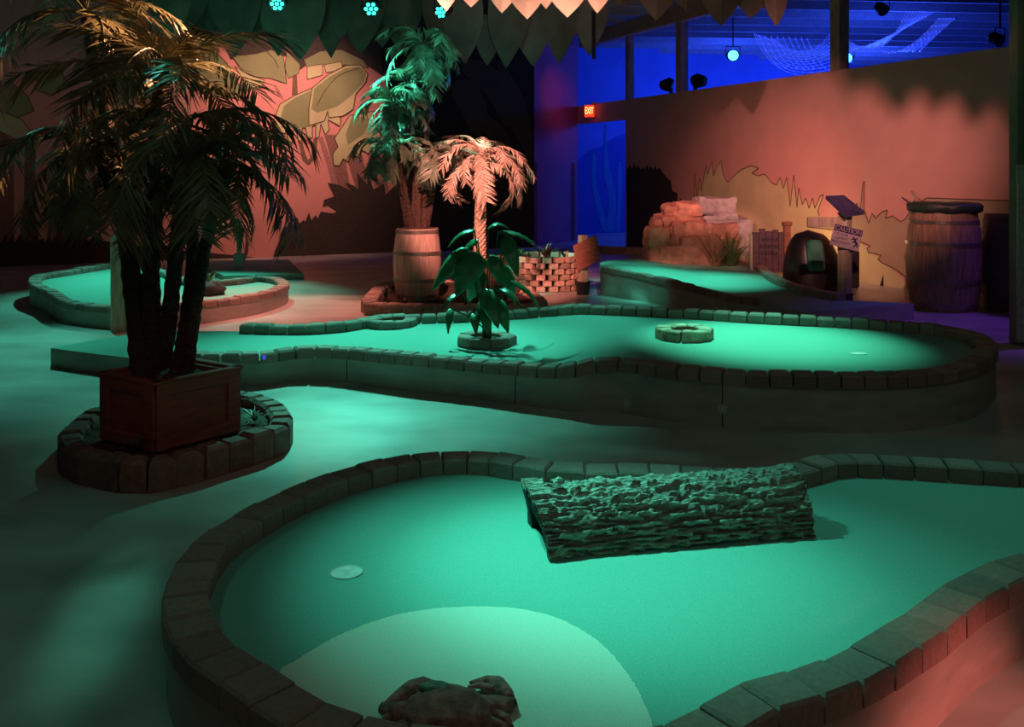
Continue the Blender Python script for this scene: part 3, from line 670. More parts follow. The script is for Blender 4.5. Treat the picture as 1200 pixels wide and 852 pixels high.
mb = MB(); mb.lathe([(.20,.79),(.19,.815),(.001,.83)], 20, (bc[0], bc[1], 0), close=False); tag(mb.build('soil_fill', M['soil']), 'dark soil filling the top of the centre barrel', 'soil', kind='stuff')
tp = thing('barrel_palm', 'tall green-lit palm cluster growing from the centre barrel', 'palm', (bc[0], bc[1], .82))
hd = [((496,52), 9.45, (497,262), 18, .92), ((462,122), 9.3, (483,262), 18, .85), ((452,168), 9.25, (478,262), 14, .8), ((478,100), 9.5, (490,262), 13, .8), ((510,178), 9.3, (499,262), 12, .75), ((490,165), 9.55, (485,262), 8, .8)]
for i, (h, Y, b, n, s) in enumerate(hd):
    top = at(h[0], h[1], Y); ba = at(b[0], b[1], 9.45+.04*(i % 3-1)); ba.z = .8
    trunk(tp, ba, top, .034, .022, M['trunk'], .04, 20+i)
    crown(tp, top, n, mid, s*1.18, 200+i, (-.6, .95))
# small palm in its crate
cc = Vector((at(563, 340, 9.25).x, 9.25, 0)); a0 = .70; s_ = .29
planter_box(fix_ccw([cc + Vector((math.cos(a0+k*PI/2)*s_, math.sin(a0+k*PI/2)*s_, 0)) for k in range(4)]), .085, .52, 'wooden box in the centre bed holding the small pink palm', .5)
sp = thing('small_palm', 'small pale palm with woven trunk lit pink, right of the barrel', 'palm', (cc.x, cc.y, .5))
top = at(564, 205, 9.25); N = 60; base = Vector((cc.x-.01, cc.y, .49)); top.x += .0
V = []; mb = MB(); n = 14
for i in range(N+1):
    t = i/N; c_ = base.lerp(top, t); rr = .062 - .012*t
    for k in range(n):
        a = 2*PI*k/n; q = rr*(1 + .17*math.sin(i*1.57 + (k % 2)*PI)); V.append(c_ + Vector((math.cos(a)*q, math.sin(a)*q, 0)))
mb.add(V, [(i*n+k, i*n+(k+1)%n, (i+1)*n+(k+1)%n, (i+1)*n+k) for i in range(N) for k in range(n)]); mb.build('trunk', M['ptrunk'], sp)
crown(sp, at(564, 192, 9.25), 22, pale, .98, 301, (-.55, .9))
# undergrowth in the centre bed
for i, (px, py, m, h, n, lab) in enumerate(((508,344,'dry',.3,24,'reddish spiky plant between barrel and wooden box in the centre bed'), (452,350,'grass',.25,16,'small grassy plant left of the centre barrel'), (606,345,'dry',.22,16,'dry spiky plant at the right end of the centre bed'), (475,356,'dry',.10,26,'low dry tuft in front of the centre barrel'))):
    p = gp(px, py, .1); g = thing('spiky_plant', lab, 'plant', p); tuft(g, p, n, h, h*.8, M[m], 'blades', 30+i, .022)

# big-leaved plant in the ring
rp_ = gp(570, 403.5, zM); Y0 = rp_.y
lp = thing('leafy_plant', 'big-leaved green plant standing in a paver ring on the long green', 'plant', (rp_.x, rp_.y, rp_.z+.04))
leaves = [((572,268),(597,263),17,-.02,.2), ((584,272),(631,284),15,-.05,.3), ((556,270),(524,286),13,0,.3), ((592,278),(607,320),20,-.12,1.2), ((548,292),(506,336),22,-.08,.9), ((560,297),(534,343),34,-.15,1.1), ((541,343),(515,363),10,-.2,.2), ((580,336),(612,357),14,-.2,.3), ((570,340),(584,380),24,-.22,1.1), ((556,364),(558,388),13,-.2,1.2), ((528,362),(525,387),9,-.12,1.2), ((575,300),(592,334),20,-.05,1.2), ((566,318),(548,350),22,.1,1.1), ((600,330),(634,358),10,.05,.5), ((582,352),(596,386),18,-.1,1.2), ((566,352),(572,388),18,-.16,1.2), ((560,282),(540,300),16,.12,.6), ((588,312),(604,345),16,.12,1.0), ((548,305),(520,312),15,.15,.5)]
root = Vector((rp_.x, rp_.y, rp_.z+.04))
mb = MB(); mb.tube([root + Vector((0,0,-.01)), root + Vector((.005,0,.12)), root + Vector((.0,0,.25)), root + Vector((-.01,0,.36))], [.035,.032,.026,.02], 10, wob=.3); mb.build('stalk', M['stem'], lp)
for i, (b, t, w, dy, roll) in enumerate(leaves):
    Yb = Y0 + dy*.6; B_ = at(b[0], b[1], Yb); T_ = at(t[0], t[1], Y0 + dy*1.3); L_ = (T_-B_).length; d = (T_-B_).normalized()
    wid = w/F*Y0; side = d.cross(Vector((0,-math.cos(roll), math.sin(roll)))).normalized() if False else None
    view = Vector((0, -math.sin(min(1.35, roll)), math.cos(min(1.35, roll)))); side = d.cross(view).normalized(); nrm = side.cross(d).normalized()
    if nrm.dot(view) < 0: nrm = -nrm
    mb = MB(); N = 12; V = []
    for k in range(N+1):
        s = k/N; ww = wid*.50*(math.sin(PI*s**.62)**.8 if 0 < s < 1 else .02); c_ = B_ + d*L_*(s*1.04 - .04) + nrm*(.03*math.sin(PI*s)) + Vector((0,0,-.03*s*s))
        for q, z in ((-1,-.18), (-.5,.05), (0,-.10), (.5,.05), (1,-.18)): V.append(c_ + side*ww*q + nrm*(z*ww + .004*math.sin(s*40)*abs(q)))
    mb.add(V, [(k*5+j, k*5+j+1, k*5+6+j, k*5+5+j) for k in range(N) for j in range(4)])
    lf = mb.build('leaf', M['leaf'], lp, smooth=True)
    so = lf.modifiers.new('thick', 'SOLIDIFY'); so.thickness = .002
    mb = MB(); m1 = root.lerp(B_, .5) + Vector((0,0,.05)); mb.tube(smoothpath([root + Vector((0,0,.06)), m1, B_], 5, False), .006, 6); mb.build('stem', M['stem'], lp)

# ---------------------------------------------------------------- brick well, sign boards
wc = gp(641, 342, 0); wc = Vector((wc.x, wc.y+.36, 0)); wrad = .40
g = thing('brick_well', 'round open-weave brick planter beside the leaning board', 'planter', wc)
mb = MB(); nb = 18
for row in range(6):
    for k in range(nb):
        a = 2*PI*(k + .5*(row % 2))/nb; mb.box(wc + Vector((math.cos(a)*wrad, math.sin(a)*wrad, .035 + row*.066)), (.09, .105, .062), rotz(a), bev=.005)
mb.build('brick_lattice', M['brick_pale'], g)
mb = MB(); mb.lathe([(wrad-.06, .01), (wrad-.06, .34), (.001, .36)], 24, wc, close=False); mb.build('soil', M['soil'], g)
for i, (dx, dy, m, h, n, lab) in enumerate(((-.22,-.1,'dry',.16,20,'dry spiky plant at the left in the brick well'), (.0,-.05,'dry',.30,26,'tallest brown spiky plant in the brick well'), (.22,0,'dry',.18,18,'dry plant at the right in the brick well'), (-.32,.12,'grass',.22,20,'green plant at the back left of the brick well'))):
    p = wc + Vector((dx, dy, .36)); t = thing('spiky_plant', lab, 'plant', p); tuft(t, p, n, h, h*.9, M[m], 'blades', 50+i, .026)
p = gp(683, 345, 0); g = thing('board_sign', 'reddish wooden board tilted on a stake in a black pot', 'sign', p)
mb = MB(); mb.lathe([(.07,0), (.085,.15), (.078,.15), (.07,.13), (.001,.13)], 20, p, close=False); mb.build('pot', M['black'], g)
mb = MB(); mb.box(p + Vector((0,.0,.40)), (.085,.085,.54), rotz(.5), bev=.003); mb.build('stake', M['post'], g)
q = [at(x, y, p.y-.10 + yy) for x, y, yy in ((671.5,288,.04), (699,275,-.04), (704,305,-.04), (677,318,.04))]
mb = MB(); mb.prism(q, (0,.022,0)); mb.build('board', M['board'], g)

# rock waterfall
rk = [(780,797,240,253),(795,823,238,253),(822,863,232,253),(825,864,251,263),(788,824,249,264),(775,791,254,266),(766,777,257,269),(760,786,266,300),(773,797,265,279),(790,804,263,300),(800,834,277,300),(803,834,262,279),(860,880,256,312),(774,803,290,306),(832,866,262,306),(783,793,276,306)]
RY = 12.6
g = thing('rock_waterfall', 'stacked fake sandstone waterfall against the orange mural wall', 'rocks', (at(820, 300, RY).x, RY, 0))
def rockblock(mb, c, sz, seed):
    N = 9; r = random.Random(seed)
    for ax_, sg in ((0,1),(0,-1),(1,1),(1,-1),(2,1),(2,-1)):
        V = []
        for i in range(N+1):
            for j in range(N+1):
                p = [0,0,0]; p[ax_] = sg; p[(ax_+1)%3] = (2*i/N-1)*sg; p[(ax_+2)%3] = 2*j/N-1; v = Vector(p)
                rn = v.normalized(); v = v*.80 + rn*1.42*.20*1.05
                w = c + Vector((v.x*sz[0]/2, v.y*sz[1]/2, v.z*sz[2]/2))
                d = noise.noise_vector(w*4 + Vector((seed, 0, 0)))*.045 + noise.noise_vector(w*16)*.012; d += rn*.012*(1 if math.sin(w.z*45 + seed) > 0 else -.4)
                V.append(w + d)
        mb.add(V, [(i*(N+1)+j, (i+1)*(N+1)+j, (i+1)*(N+1)+j+1, i*(N+1)+j+1) for i in range(N) for j in range(N)])
for i, (x0, x1, y0_, y1_) in enumerate(rk):
    front = .12*((y0_+y1_)/2 - 250)/30 + (.1 if i in (10, 13) else 0) - (.15 if i in (15,) else 0)
    front += ((i*5) % 4)*.05; Y = RY - front; a = at(x0, y1_, Y); b = at(x1, y0_, Y); dep = .34 + .15*(i % 3)
    c = Vector(((a.x+b.x)/2, Y+dep/2, (a.z+b.z)/2)); mb = MB(); lo = a.z
    if y1_ >= 299: lo = 0.0; c.z = (b.z+lo)/2
    rockblock(mb, c, (abs(b.x-a.x)*.97, dep, (b.z-lo)*.96), i*3.7); mb.build('rock', M['rock_grey'] if i in (2, 3, 12) else M['rock'], g, smooth=True)
for i, (px, py, m, h, n, lab, Y) in enumerate(((838,300,'dry',.55,34,'brown dry grass clump in front of the rock waterfall', 12.0), (856,302,'grass',.48,60,'dark green grass clump in front of the rock waterfall', 12.1))):
    p = at(px, py, Y); p.z = .05; t = thing('grass_clump', lab, 'plant', p); tuft(t, p, int(n*2.2), h*1.9, .46, M[m], 'blades', 70+i, .022, .45)

# plank sign at right of the rocks
Y = 11.6; g = thing('plank_sign', 'dark purple plank sign right of the rock waterfall', 'sign', at(902, 310, Y)*1); g.location = (at(902,310,Y).x, Y, 0)
mb = MB()
for x0, x1, yt in ((881,889,272), (889,897,268), (897,905,271), (905,912,269), (912,919,272)):
    a = at(x0, 320, Y); b = at(x1, yt, Y); mb.box(((a.x+b.x)/2, Y, (b.z+.12)/2+.0), (b.x-a.x-.004, .03, b.z-.12), bev=.004)
mb.build('planks', M['darkwood'], g)
mb = MB(); a = at(922, 263, Y-.02); mb.box((a.x, Y-.03, a.z/2), (.085,.085,a.z), bev=.006); mb.box((a.x, Y-.03, a.z+.01), (.11,.11,.05), bev=.01); mb.build('post', M['board'], g)
mb = MB(); a = at(880, 300, Y); mb.box((a.x, Y-.01, .3), (.03,.05,.6), bev=.004); mb.build('post', M['post'], g)
for r_, (x0, x1, y) in enumerate(((893,912,283), (889,913,291), (892,911,299))):
    mb = MB(); x = x0; rr = random.Random(r_)
    while x < x1:
        w = rr.uniform(1, 2.4); a = at(x, y, Y-.018); b = at(min(x1, x+w), y-4, Y-.018); mb.box(((a.x+b.x)/2, Y-.0165, (a.z+b.z)/2), (b.x-a.x, .003, b.z-a.z)); x += w + .9
    mb.build('faded_lettering', M['ink'], g)

# black hump and strip behind the caution sign
Y = 10.9; c = at(951, 340, Y); g = thing('black_hump', 'tall black rounded hump catching green light, behind the caution sign', 'hump', (c.x, Y, 0))
mb = MB(); V = []; H = .70; n = 28; k = 14
for i in range(k+1):
    t = i/k; r0 = math.sqrt(max(0, 1-t*t))**.8
    for j in range(n):
        a = 2*PI*j/n; V.append(Vector((c.x - .04*t + math.cos(a)*.33*r0*(1.0 if math.cos(a) < 0 else 1.15), Y + math.sin(a)*.28*r0, H*t)) )
mb.add(V, [(i*n+j, i*n+(j+1)%n, (i+1)*n+(j+1)%n, (i+1)*n+j) for i in range(k) for j in range(n)]); mb.build('shell', M['black'], g, smooth=True)
mb = MB(); mb.box((c.x-.04, Y-.27, .42), (.19,.10,.36), Matrix.Rotation(-.25, 3, 'X'), bev=.03); mb.build('green_sheen', mat('green_sheen_tint', (.05,.26,.17), .4, .5, 6, .4), g)  # green reflection on the black shell, put in as a tinted block
Y = 11.0; a = at(1000, 293, Y); mb = MB(); mb.box((a.x, Y, a.z/2), (.12,.10,a.z), bev=.02); tag(mb.build('dark_bollard', M['matte']), 'narrow black upright block just right of the caution post', 'bollard')
# plank arm
Y = 9.6; a = at(947, 254.5, Y); b = at(983, 266, Y)

# caution post
Y = 9.35; pz = at(990, 252, Y); c = Vector((pz.x, Y, 0)); g = thing('caution_post', 'square timber post with slanted blue top carrying the caution sign', 'sign post', c)
mb = MB(); mb.box((c.x, c.y, .49), (.105,.105,.98), rotz(.72), bev=.004); mb.build('post', M['post'], g)
mb = MB(); mb.box((c.x, c.y, .03), (.12,.12,.26), rotz(.72), bev=.004); mb.build('foot_sleeve', M['signhead'], g)
tp4 = [at(967.5,229.5,Y+.10), at(989,228.5,Y+.22), at(1013,247.5,Y-.02), at(990,250.5,Y-.16)]
mb = MB(); mb.prism(tp4, (0,.0,-.035)); mb.build('slanted_top', mat('blue_top', (.07,.06,.16), .45, .2, 20, .3), g)
a = at(946.5, 254.5, Y); b = at(984, 266, Y)
mb = MB(); mb.box(((a.x+b.x)/2, Y+.01, (a.z+b.z)/2), (b.x-a.x, .03, a.z-b.z), bev=.003); tag(mb.build('cross_plank', M['post'], g), 'pale short plank sticking out to the left')
S = [at(978,261,Y-.09), at(1011.5,269.5,Y-.09), at(1006,297,Y-.09), at(972.3,286,Y-.09)]
sx = (S[1]-S[0]); sy = (S[0]-S[3]); W = sx.length; H = sy.length; ux = sx.normalized(); uy = (sy - ux*sy.dot(ux)).normalized(); un = ux.cross(uy)
if un.y > 0: un = -un
Rm = Matrix((ux, uy, ux.cross(uy))).transposed(); sc = sum(S, Vector())/4
pn = MB(); pn.box(sc, (W, H, .008), Rm, bev=.002); panel = pn.build('caution_panel', M['white'], g)
mb = MB(); mb.box(sc + uy*H*.34 + un*.005, (W*.97, H*.29, .003), Rm); mb.build('header_band', M['signhead'], panel)
text('CAUTION', .062, sc + uy*H*.33 + un*.0075, Rm, M['white'], 'header_text', panel, .0006, .98)
for s, k in (('FLOOR', .08), ('SLIPPERY', -.1), ('WHEN WET', -.28)):
    text(s, .036, sc + uy*H*k - ux*W*.16 + un*.0055, Rm, M['ink'], 'body_text', panel, .0006, .98)
mb = MB(); fc_ = sc + ux*W*.30 - uy*H*.12 + un*.0055
def fp(x, y): return fc_ + ux*x*W + uy*y*H
for pts, w in (([(-.02,.16),(.02,.02),(.10,-.06)], .018), ([(.02,.03),(-.08,-.04)], .012), ([(-.02,.13),(.08,.20)], .011), ([(-.02,.13),(-.12,.10)], .011), ([(.08,-.05),(.02,-.18),(-.03,-.2)], .013), ([(.1,-.06),(.12,-.22)], .013)):
    ribbon(mb, [fp(*q_) for q_ in pts], un, w)
for k in range(8): pass
mb.add([fp(-.07 + .035*math.cos(2*PI*k/10), .19 + .045*math.sin(2*PI*k/10)) for k in range(10)], [tuple(range(10))]); mb.build('falling_figure', M['ink'], panel)

# wedge on the floor by the wall
a = at(1033, 336, 11.2); a.z = 0
mb = MB(); mb.prism([(a.x, a.y, 0), (a.x+.16, a.y, 0), (a.x+.12, a.y, .04), (a.x+.02, a.y, .13)], (0,.12,0)); mb.box((a.x+.25, a.y+.05, .02), (.14,.08,.04), bev=.008)
tag(mb.build('floor_wedge', M['black']), 'small black wedge on the floor by the orange wall', 'floor fixture')

# right barrels
b1 = at(1105.5, 345, 9.35); br = barrel('large barrel with dark lid, half orange half violet, by the right wall', (b1.x, b1.y), 1.02, .355, 0, (.06,.30,.66,.87), None)
mb = MB()
for k in range(1): mb.lathe([(.31,.985), (.345,.99), (.35,1.05), (.33,1.075), (.20,1.085), (.001,1.075)], 40, (b1.x, b1.y, 0), close=False)
for v in mb.v: v += Vector((0,0,.012*noise.noise(v*9))) + Vector((v.x-b1.x, v.y-b1.y, 0))*.12*noise.noise(v*8)
mb.build('lid', M['cloth'], br, smooth=True)
b2 = at(1180, 345, 9.3); br2 = barrel('dark barrel mostly hidden by the right column', (b2.x, b2.y), .96, .24, 0, (.06,.30,.70,.93), None, mats=('darkwood', 'darkwood'))
# oval green props
p = gp(241, 347, .14); g = MB(); lump(g, p + Vector((0,.1,.02)), (.16,.13,.12), 5, .3, flat=.015); tag(g.build('dark_rock', M['matte'], smooth=True), 'dark rounded rock on the left oval green', 'rock')
p = gp(234, 340, .14) + Vector((0,.3,0)); t = thing('spiky_plant', 'reddish spiky plant behind the dark rock on the left oval green', 'plant', p); tuft(t, p, 26, .34, .16, M['dry'], 'blades', 90, .025)
p = gp(267, 326, .0) + Vector((0,.5,0)); g = thing('pole_stand', 'thin pale pole on a square foot behind the left oval green', 'pole', p)
mb = MB(); mb.box(p + Vector((0,0,.14)), (.13,.13,.28), bev=.01); mb.build('foot', M['palepost'], g)
mb = MB(); mb.tube([p + Vector((0,0,.2)), p + Vector((0,0,.75))], .035, 10); mb.build('pole', M['palepost'], g)

# ---------------------------------------------------------------- canopy of cut-out leaves
def leafboard(parent, px, py, hw, ln, Y, m, lean=0, thick=.012):
    tip = at(px, py, Y); s = Y/F; N = 12; mb = MB(); V = []
    for side in (0, 1):
        for i in range(N+1):
            t = i/N; w = hw*1.02*s*(math.sin(PI*.5*min(1, t/.5))**.95) if t > 0 else .002; w *= (1 if t < .6 else 1-.3*(t-.6)/.4)
            z = tip.z + ln*s*t; xo = tip.x + lean*s*t; fold = .035*math.sin(PI*min(1, t))*1
            for q in (-1, -.5, 0, .5, 1): V.append(Vector((xo + w*q, Y - fold*(1-abs(q)) + (thick if side else 0), z)))
    n1 = (N+1)*5
    Fc = [(i*5+j, i*5+j+1, i*5+6+j, i*5+5+j) for i in range(N) for j in range(4)] + [tuple(n1 + x for x in (i*5+5+j, i*5+6+j, i*5+j+1, i*5+j)) for i in range(N) for j in range(4)]
    for i in range(N): Fc += [(i*5, i*5+5, n1+i*5+5, n1+i*5), (i*5+9, i*5+4, n1+i*5+4, n1+i*5+9)]
    mb.add(V, Fc)
    for i in range(1, N-1):   # raised midrib
        pass
    o = mb.build('leaf', m, parent); return o
def valance(label, leaves_, m, Y, z1, x0, x1):
    a = at(x0, 0, Y); b = at(x1, 0, Y); g = thing('leaf_valance', label, 'hanging leaf canopy', ((a.x+b.x)/2, Y, z1))
    for i, (px, py, hw, ln, dy) in enumerate(leaves_): leafboard(g, px, py, hw, ln, Y + dy, m, lean=(i % 3-1)*.05*ln)
    mb = MB(); mb.box(((a.x+b.x)/2, Y+.2, z1), (b.x-a.x, .05, .08)); mb.build('batten', M['matte'], g); return g
valance('dark green cut-out leaf canopy hanging at top left, behind the teal lamps', [(222,36,30,120,.15),(262,40,28,110,.2),(275,67,27,130,0),(326,66,18,90,.12),(351,71,30,130,-.05),(300,45,25,120,.2),(388,68,16,90,.12),(400,45,30,120,.1),(422,64,27,125,0),(448,56,24,110,.12),(470,62,26,120,.05),(240,62,16,90,.22),(200,50,26,110,.1)], M['cleaf'], 11.2, 4.1, 195, 500)
vb = valance('grey-green cut-out leaf canopy hanging above the small palm', [(545,75,24,120,.05),(571,77,13,60,.12),(593,80,24,130,-.04),(625,78,20,90,.1),(655,75,22,120,0),(690,66,20,110,.06),(520,66,22,110,.1),(610,50,30,100,.18),(670,45,26,90,.16)], M['cleaf_grey'], 10.6, 4.05, 505, 700)
mb = MB(); mb.tube([at(696,69,10.45), at(695,-40,10.45)], .022, 8); mb.build('hanging_rod', M['matte'], vb)
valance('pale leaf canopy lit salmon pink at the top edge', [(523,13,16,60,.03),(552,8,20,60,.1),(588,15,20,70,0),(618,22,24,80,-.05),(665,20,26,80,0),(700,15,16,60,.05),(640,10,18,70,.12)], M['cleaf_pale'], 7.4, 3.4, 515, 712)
valance('brown leaf canopy at the top edge in front of the timber beam', [(697,14,18,60,.05),(728,8,20,60,.1),(769,24,24,80,0),(805,14,22,70,.1),(845,30,24,80,0),(880,22,22,70,.08),(910,31,14,70,0)], M['cleaf_brown'], 9.4, 3.8, 690, 925)
# the canopy goes on outside the frame on the right and throws the ragged shadow on the right wall
LT = Vector((1.4, 3.0, 3.9)); lv = []
for i, (px, py, hw) in enumerate(((936,104,.05),(968,92,.07),(1000,118,.10),(1055,148,.16),(1100,135,.15),(1145,160,.17),(1195,152,.2),(1250,150,.2))):
    W = onplane(px, py, NR, DR); t = (5.0-LT.y)/(W.y-LT.y); q = LT + (W-LT)*t
    lv.append((600+q.x/q.y*F, HZ-(q.z-CAMH)/q.y*F, hw/q.y*F, (4.15-q.z)/q.y*F, .04*(i % 2)))
valance('brown leaf canopy hanging high at right, above the frame', lv, M['cleaf_brown'], 5.0, 4.15, 980, 1420)

# ---------------------------------------------------------------- fixtures
def parcan(label, px, py, Y, m, r=.09, face=(0,-.9,-.45), body='black', leds=7, group=None):
    c = at(px, py, Y); d = Vector(face).normalized(); g = thing('stage_lamp', label, 'stage light', c, group)
    up = Vector((0,0,1)); x_ = d.cross(up).normalized(); y_ = x_.cross(d)
    mb = MB(); mb.tube([c - d*.16, c - d*.12, c, c + d*.012], [r*.55, r*.95, r, r], 20); mb.build('housing', M[body], g)
    mb = MB(); cs = [(0, 0)] + [(math.cos(2*PI*k/6), math.sin(2*PI*k/6)) for k in range(6)] if leds > 1 else [(0, 0)]
    for u, v in cs:
        q = c + d*.014 + x_*u*r*.6 + y_*v*r*.6; mb.tube([q, q + d*.006], r*(.22 if leds > 1 else .85), 12)
    mb.build('lens', m, g)
    mb = MB(); mb.tube([c - x_*r*1.15, c - x_*r*1.15 + Vector((0,0,.16)), c + x_*r*1.15 + Vector((0,0,.16)), c + x_*r*1.15], .008, 6); mb.tube([c + Vector((0,0,.16)), Vector((c.x, c.y, CE))], .012, 6); mb.build('bracket', M['matte'], g)
    return c
tl = [parcan('leftmost teal stage lamp glowing before the leaf canopy', 325, 4, 9.9, M['tealled']), parcan('middle teal stage lamp glowing before the leaf canopy', 435, 10, 9.9, M['tealled']), parcan('rightmost teal stage lamp, above the barrel palm', 517, 14, 9.6, M['tealled'], .075, (-.5,-.8,-.45))]
parcan('bright blue stage lamp beyond the half wall, left of the string-light swag', 859, 65, 16.5, M['blueled'], .11, (-.05,-1,-.1), leds=1)
parcan('blue stage lamp beyond the half wall, just right of the thick post', 993, 68, 16.5, M['blueled'], .10, (-.5,-1,-.1), leds=1)
parcan('unlit black stage lamp hanging at top right', 1035, 12, 13.5, M['black'], .09, (.2,-.9,-.6), leds=1)
parcan('unlit black stage lamp low at far right above the half wall', 1172, 48, 11.5, M['black'], .08, (.4,-.8,-.5), leds=1)
for px, lab in ((783, 'black lamp head on the half wall, left of the second post'), (811, 'black lamp head on the half wall, right of the second post')):
    y = 9.358/((px-600)/F + K); x = RX(y)+.05; g = thing('wall_lamp', lab, 'stage light', (x, y, 2.70))
    mb = MB(); s = 1 if px > 800 else -1; mb.tube([(x - s*.02, y, 2.83), (x + s*.05, y+.02, 2.86), (x + s*.16, y-.05, 2.84)], [.11,.12,.08], 8); mb.build('head', M['matte'], g)
    mb = MB(); mb.tube([(x, y, 2.69), (x, y, 2.80)], .03, 8); mb.build('foot', M['matte'], g)
# string lights
def swag(label, curves, Y, name='string_lights'):
    g = MB(); n = 14
    for (x0, y0_), (xm, ym), (x1, y1_), dy in curves:
        P = []
        for i in range(n+1):
            t = i/n; x = (1-t)**2*x0 + 2*t*(1-t)*xm + t*t*x1; y = (1-t)**2*y0_ + 2*t*(1-t)*ym + t*t*y1_; P.append(at(x, y, Y+dy))
        g.tube(P, .005, 4)
        for p in resample(P, .16, False): g.box(p, (.018,.018,.022))
    tag(g.build(name, M['bulb']), label, 'string lights', kind='stuff')
swag('hanging net of blue string lights left of the thick post', [((884+i*2.5, 40+i*.8), (905+i*4, 100-i*2.4), (972, 86-i*4.5), .1*i) for i in range(11)] + [((890+i*7, 42+i*.5), (900+i*7, 70), (915+i*6.5, 80), .2) for i in range(9)], 17)
swag('sweeping blue string-light swags right of the thick post', [((990, 44+i*2), (1035-i*2, 82-i*3), (1062+i*4, 14), .12*i) for i in range(9)] + [((1030+i*8, 60), (1060+i*3, 70-i*2), (1100+i*3, 22), .1*i) for i in range(7)], 15)

# exit sign
y = 17.9; p = at(691.5, 130, y); g = thing('exit_sign', 'lit red exit sign over the blue doorway', 'exit sign', p)
R = rotz(-.35); mb = MB(); mb.box(p + Vector((.06,.1,0)), (.30,.12,.26), R, bev=.01); mb.build('case', M['exitbox'], g)
mb = MB(); mb.box(p + Vector((-.015,.015,0)), (.19,.012,.23), R); mb.build('face', M['exitface'], g)
text('EXIT', .19, p + Vector((-.018,.002,0)), R @ Matrix.Rotation(PI/2, 3, 'X'), M['exitred'], 'letters', g, .002, .44)
mb = MB(); mb.box(p + Vector((.1,.2,.16)), (.1,.25,.04)); mb.build('bracket', M['exitbox'], g)

# ---------------------------------------------------------------- lights
def spot(loc, aim, energy, col, size=50, blend=.6, rad=.06):
    l = bpy.data.lights.new('spot', 'SPOT'); l.energy = energy; l.color = col; l.spot_size = math.radians(size); l.spot_blend = blend; l.shadow_soft_size = rad
    o = bpy.data.objects.new('spot', l); C.objects.link(o); o.location = loc; o.rotation_euler = (Vector(aim)-Vector(loc)).to_track_quat('-Z', 'Y').to_euler(); return o
def point(loc, energy, col, rad=.3):
    l = bpy.data.lights.new('point', 'POINT'); l.energy = energy; l.color = col; l.shadow_soft_size = rad; o = bpy.data.objects.new('point', l); C.objects.link(o); o.location = loc; return o
TEAL = (.13, 1, .74); RED = (1, .32, .26); BLUE = (.03, .09, 1); VIO = (.25, .06, 1); WARM = (1, .5, .24)
spot((-1.25, 3.75, 3.0), (.26, 2.85, .17), 380, TEAL, 37, 1)
spot((-1.1, 3.9, 3.2), (.30, 2.85, .17), 430, TEAL, 25, 1)              # foreground green
spot((1.6, 4.6, 3.6), (1.45, 3.4, .17), 90, TEAL, 34, 1)
spot((1.4, 7.9, 3.9), (1.75, 6.35, .2), 1500, (.16, 1, .66), 29, 1)              # right half of long green
spot((-1.1, 8.9, 3.9), (-1.0, 6.35, .1), 1350, TEAL, 44, 1)              # left half and floor
spot((.3, 8.6, 3.9), (.35, 7.0, .2), 500, TEAL, 30, .9)
spot((-1.3, 8.8, 3.9), (-1.12, 5.15, 0), 950, TEAL, 15, 1)
spot((-4.0, 12.4, 3.9), (-3.8, 10.3, .1), 1100, TEAL, 54, .9)             # left oval green
spot((1.7, 10.4, 3.9), (2.0, 10.5, .2), 800, TEAL, 36, .9)              # right green
spot((.7, 8.3, 3.0), (1.35, 9.95, .1), 130, TEAL, 22, 1)
spot((-4.5, 9.3, 3.9), (-3.8, 6.9, 0), 620, TEAL, 42, 1)               # floor left
spot((-2.9, 8.5, 3.7), (-1.25, 9.4, 2.15), 2400, TEAL, 27, 1)             # palm cluster
sl = spot((-1.6, 4.4, 2.9), (-1.30, 2.95, 0), 90, TEAL, 22, 1); sl.scale = (.28, 1, 1)
spot((-3.4, 4.0, 3.9), (-1.8, 2.7, 0), 44, TEAL, 44, 1)
spot((-2.6, 12.9, 3.95), (-3.7, 15.0, 2.2), 480, (1, .46, .36), 80, 1)           # left mural
spot((-5.5, 10.5, 3.4), (-7.0, 13.6, 1.6), 16, RED, 60, 1)
spot((1.4, 3.0, 3.9), (4.15, 11.6, 1.35), 2900, (1, .36, .32), 27, 1, .05)             # right mural
spot((1.0, 9.0, 2.7), (3.4, 13.4, 1.2), 190, RED, 46, 1)
spot((-.9, 4.8, 3.9), (-.3, 9.6, 1.0), 3000, RED, 20, .6)               # barrel, small palm
spot((-1.9, 10.4, 3.2), (-2.3, 9.2, .1), 620, RED, 50, .9)              # floor between
spot((-.4, 6.8, 3.9), (2.35, 12.6, .6), 2000, RED, 15, .6)               # rocks
spot((2.6, .9, 1.2), (1.42, 2.05, .02), 220, (1, .22, .19), 26, .8)                  # lower right
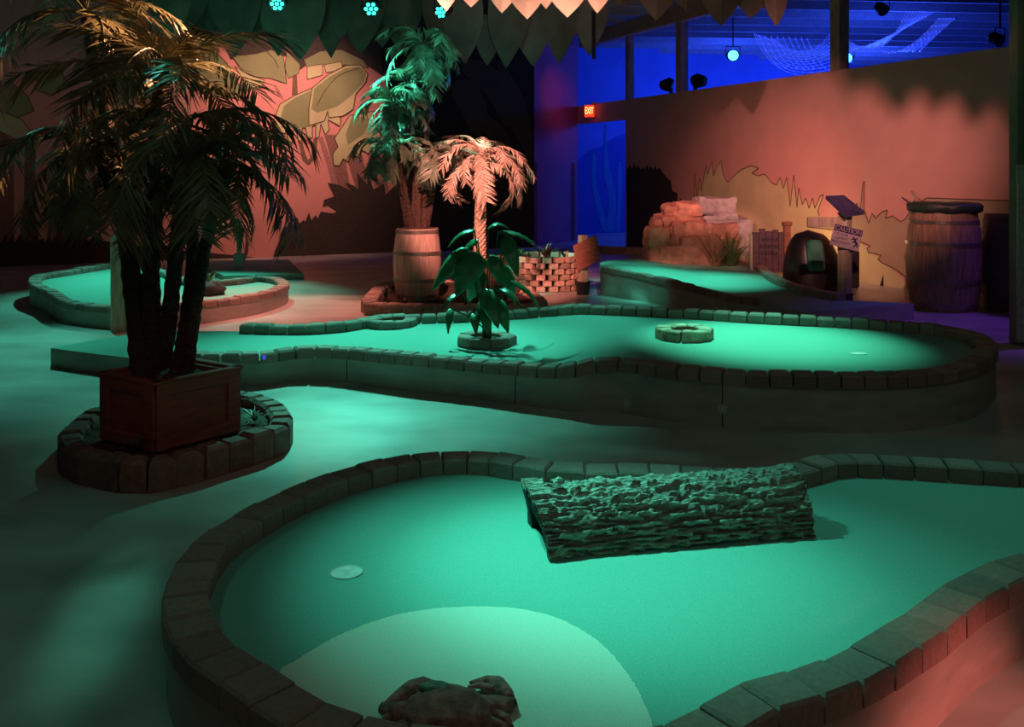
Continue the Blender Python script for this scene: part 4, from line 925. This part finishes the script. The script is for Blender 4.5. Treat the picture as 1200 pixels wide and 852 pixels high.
spot((-1.5, 6.6, 3.4), (-2.7, 9.0, .1), 420, RED, 20, .8)                  # face of the oval green
spot((-.6, 1.0, 3.0), (-1.5, 4.4, .28), 26, (1, .12, .08), 17, .9)
spot((.5, 6.7, 1.8), (.55, 7.35, 2.8), 120, (1, .45, .34), 100, .6)                 # pale canopy leaves
spot((-.3, 6.2, 3.1), (-1.9, 4.6, 1.95), 2600, WARM, 26, .7)              # top of the big palm
spot((-4.6, 5.6, 2.7), (-1.9, 4.8, 1.7), 130, TEAL, 24, .7)
spot((6.3, 8.0, 3.9), (4.4, 8.1, 0), 230, VIO, 42, .8)
spot((-.6, 8.6, 2.6), (-.6, 11.2, 3.0), 14, TEAL, 100, 1)
spot((-3.0, 8.8, 2.2), (-2.8, 11.2, 3.0), 16, TEAL, 90, 1)
spot((1.6, 8.0, 2.9), (3.75, 12.1, 1.35), 230, (1, .17, .14), 24, 1)
point((3.75, 11.75, .55), 9, WARM, .1)
spot((1.5, 15.6, 3.6), (.95, 17.7, 2.7), 40, (1, .1, .12), 42, 1)
for x, y, e in ((4.8, 19.0, 300), (8, 20.5, 420), (6.5, 15.5, 260)): point((x, y, 3.2), e*.65, BLUE)
point((.3, .3, 3.9), 30, (.5, .75, .58), .6)
point((2.8, 2.6, 3.9), 22, (.5, .72, .5), .6)
w = bpy.data.worlds.new('world'); bpy.context.scene.world = w; w.use_nodes = True; w.node_tree.nodes['Background'].inputs[0].default_value = (.01,.012,.012,1)

cam = bpy.data.cameras.new('camera'); co_ = bpy.data.objects.new('camera', cam); C.objects.link(co_); co_.location = (0, 0, CAMH); co_.rotation_euler = (PI/2, 0, 0)
cam.sensor_width = 36; cam.lens = 36*F/1200; cam.shift_y = -(426-HZ)/1200; cam.clip_start = .05; cam.clip_end = 100
sc_ = bpy.context.scene; sc_.camera = co_
sc_.view_settings.view_transform = 'Standard'; sc_.view_settings.look = 'None'; sc_.view_settings.gamma = 1; sc_.view_settings.use_curve_mapping = False; sc_.view_settings.exposure = 0
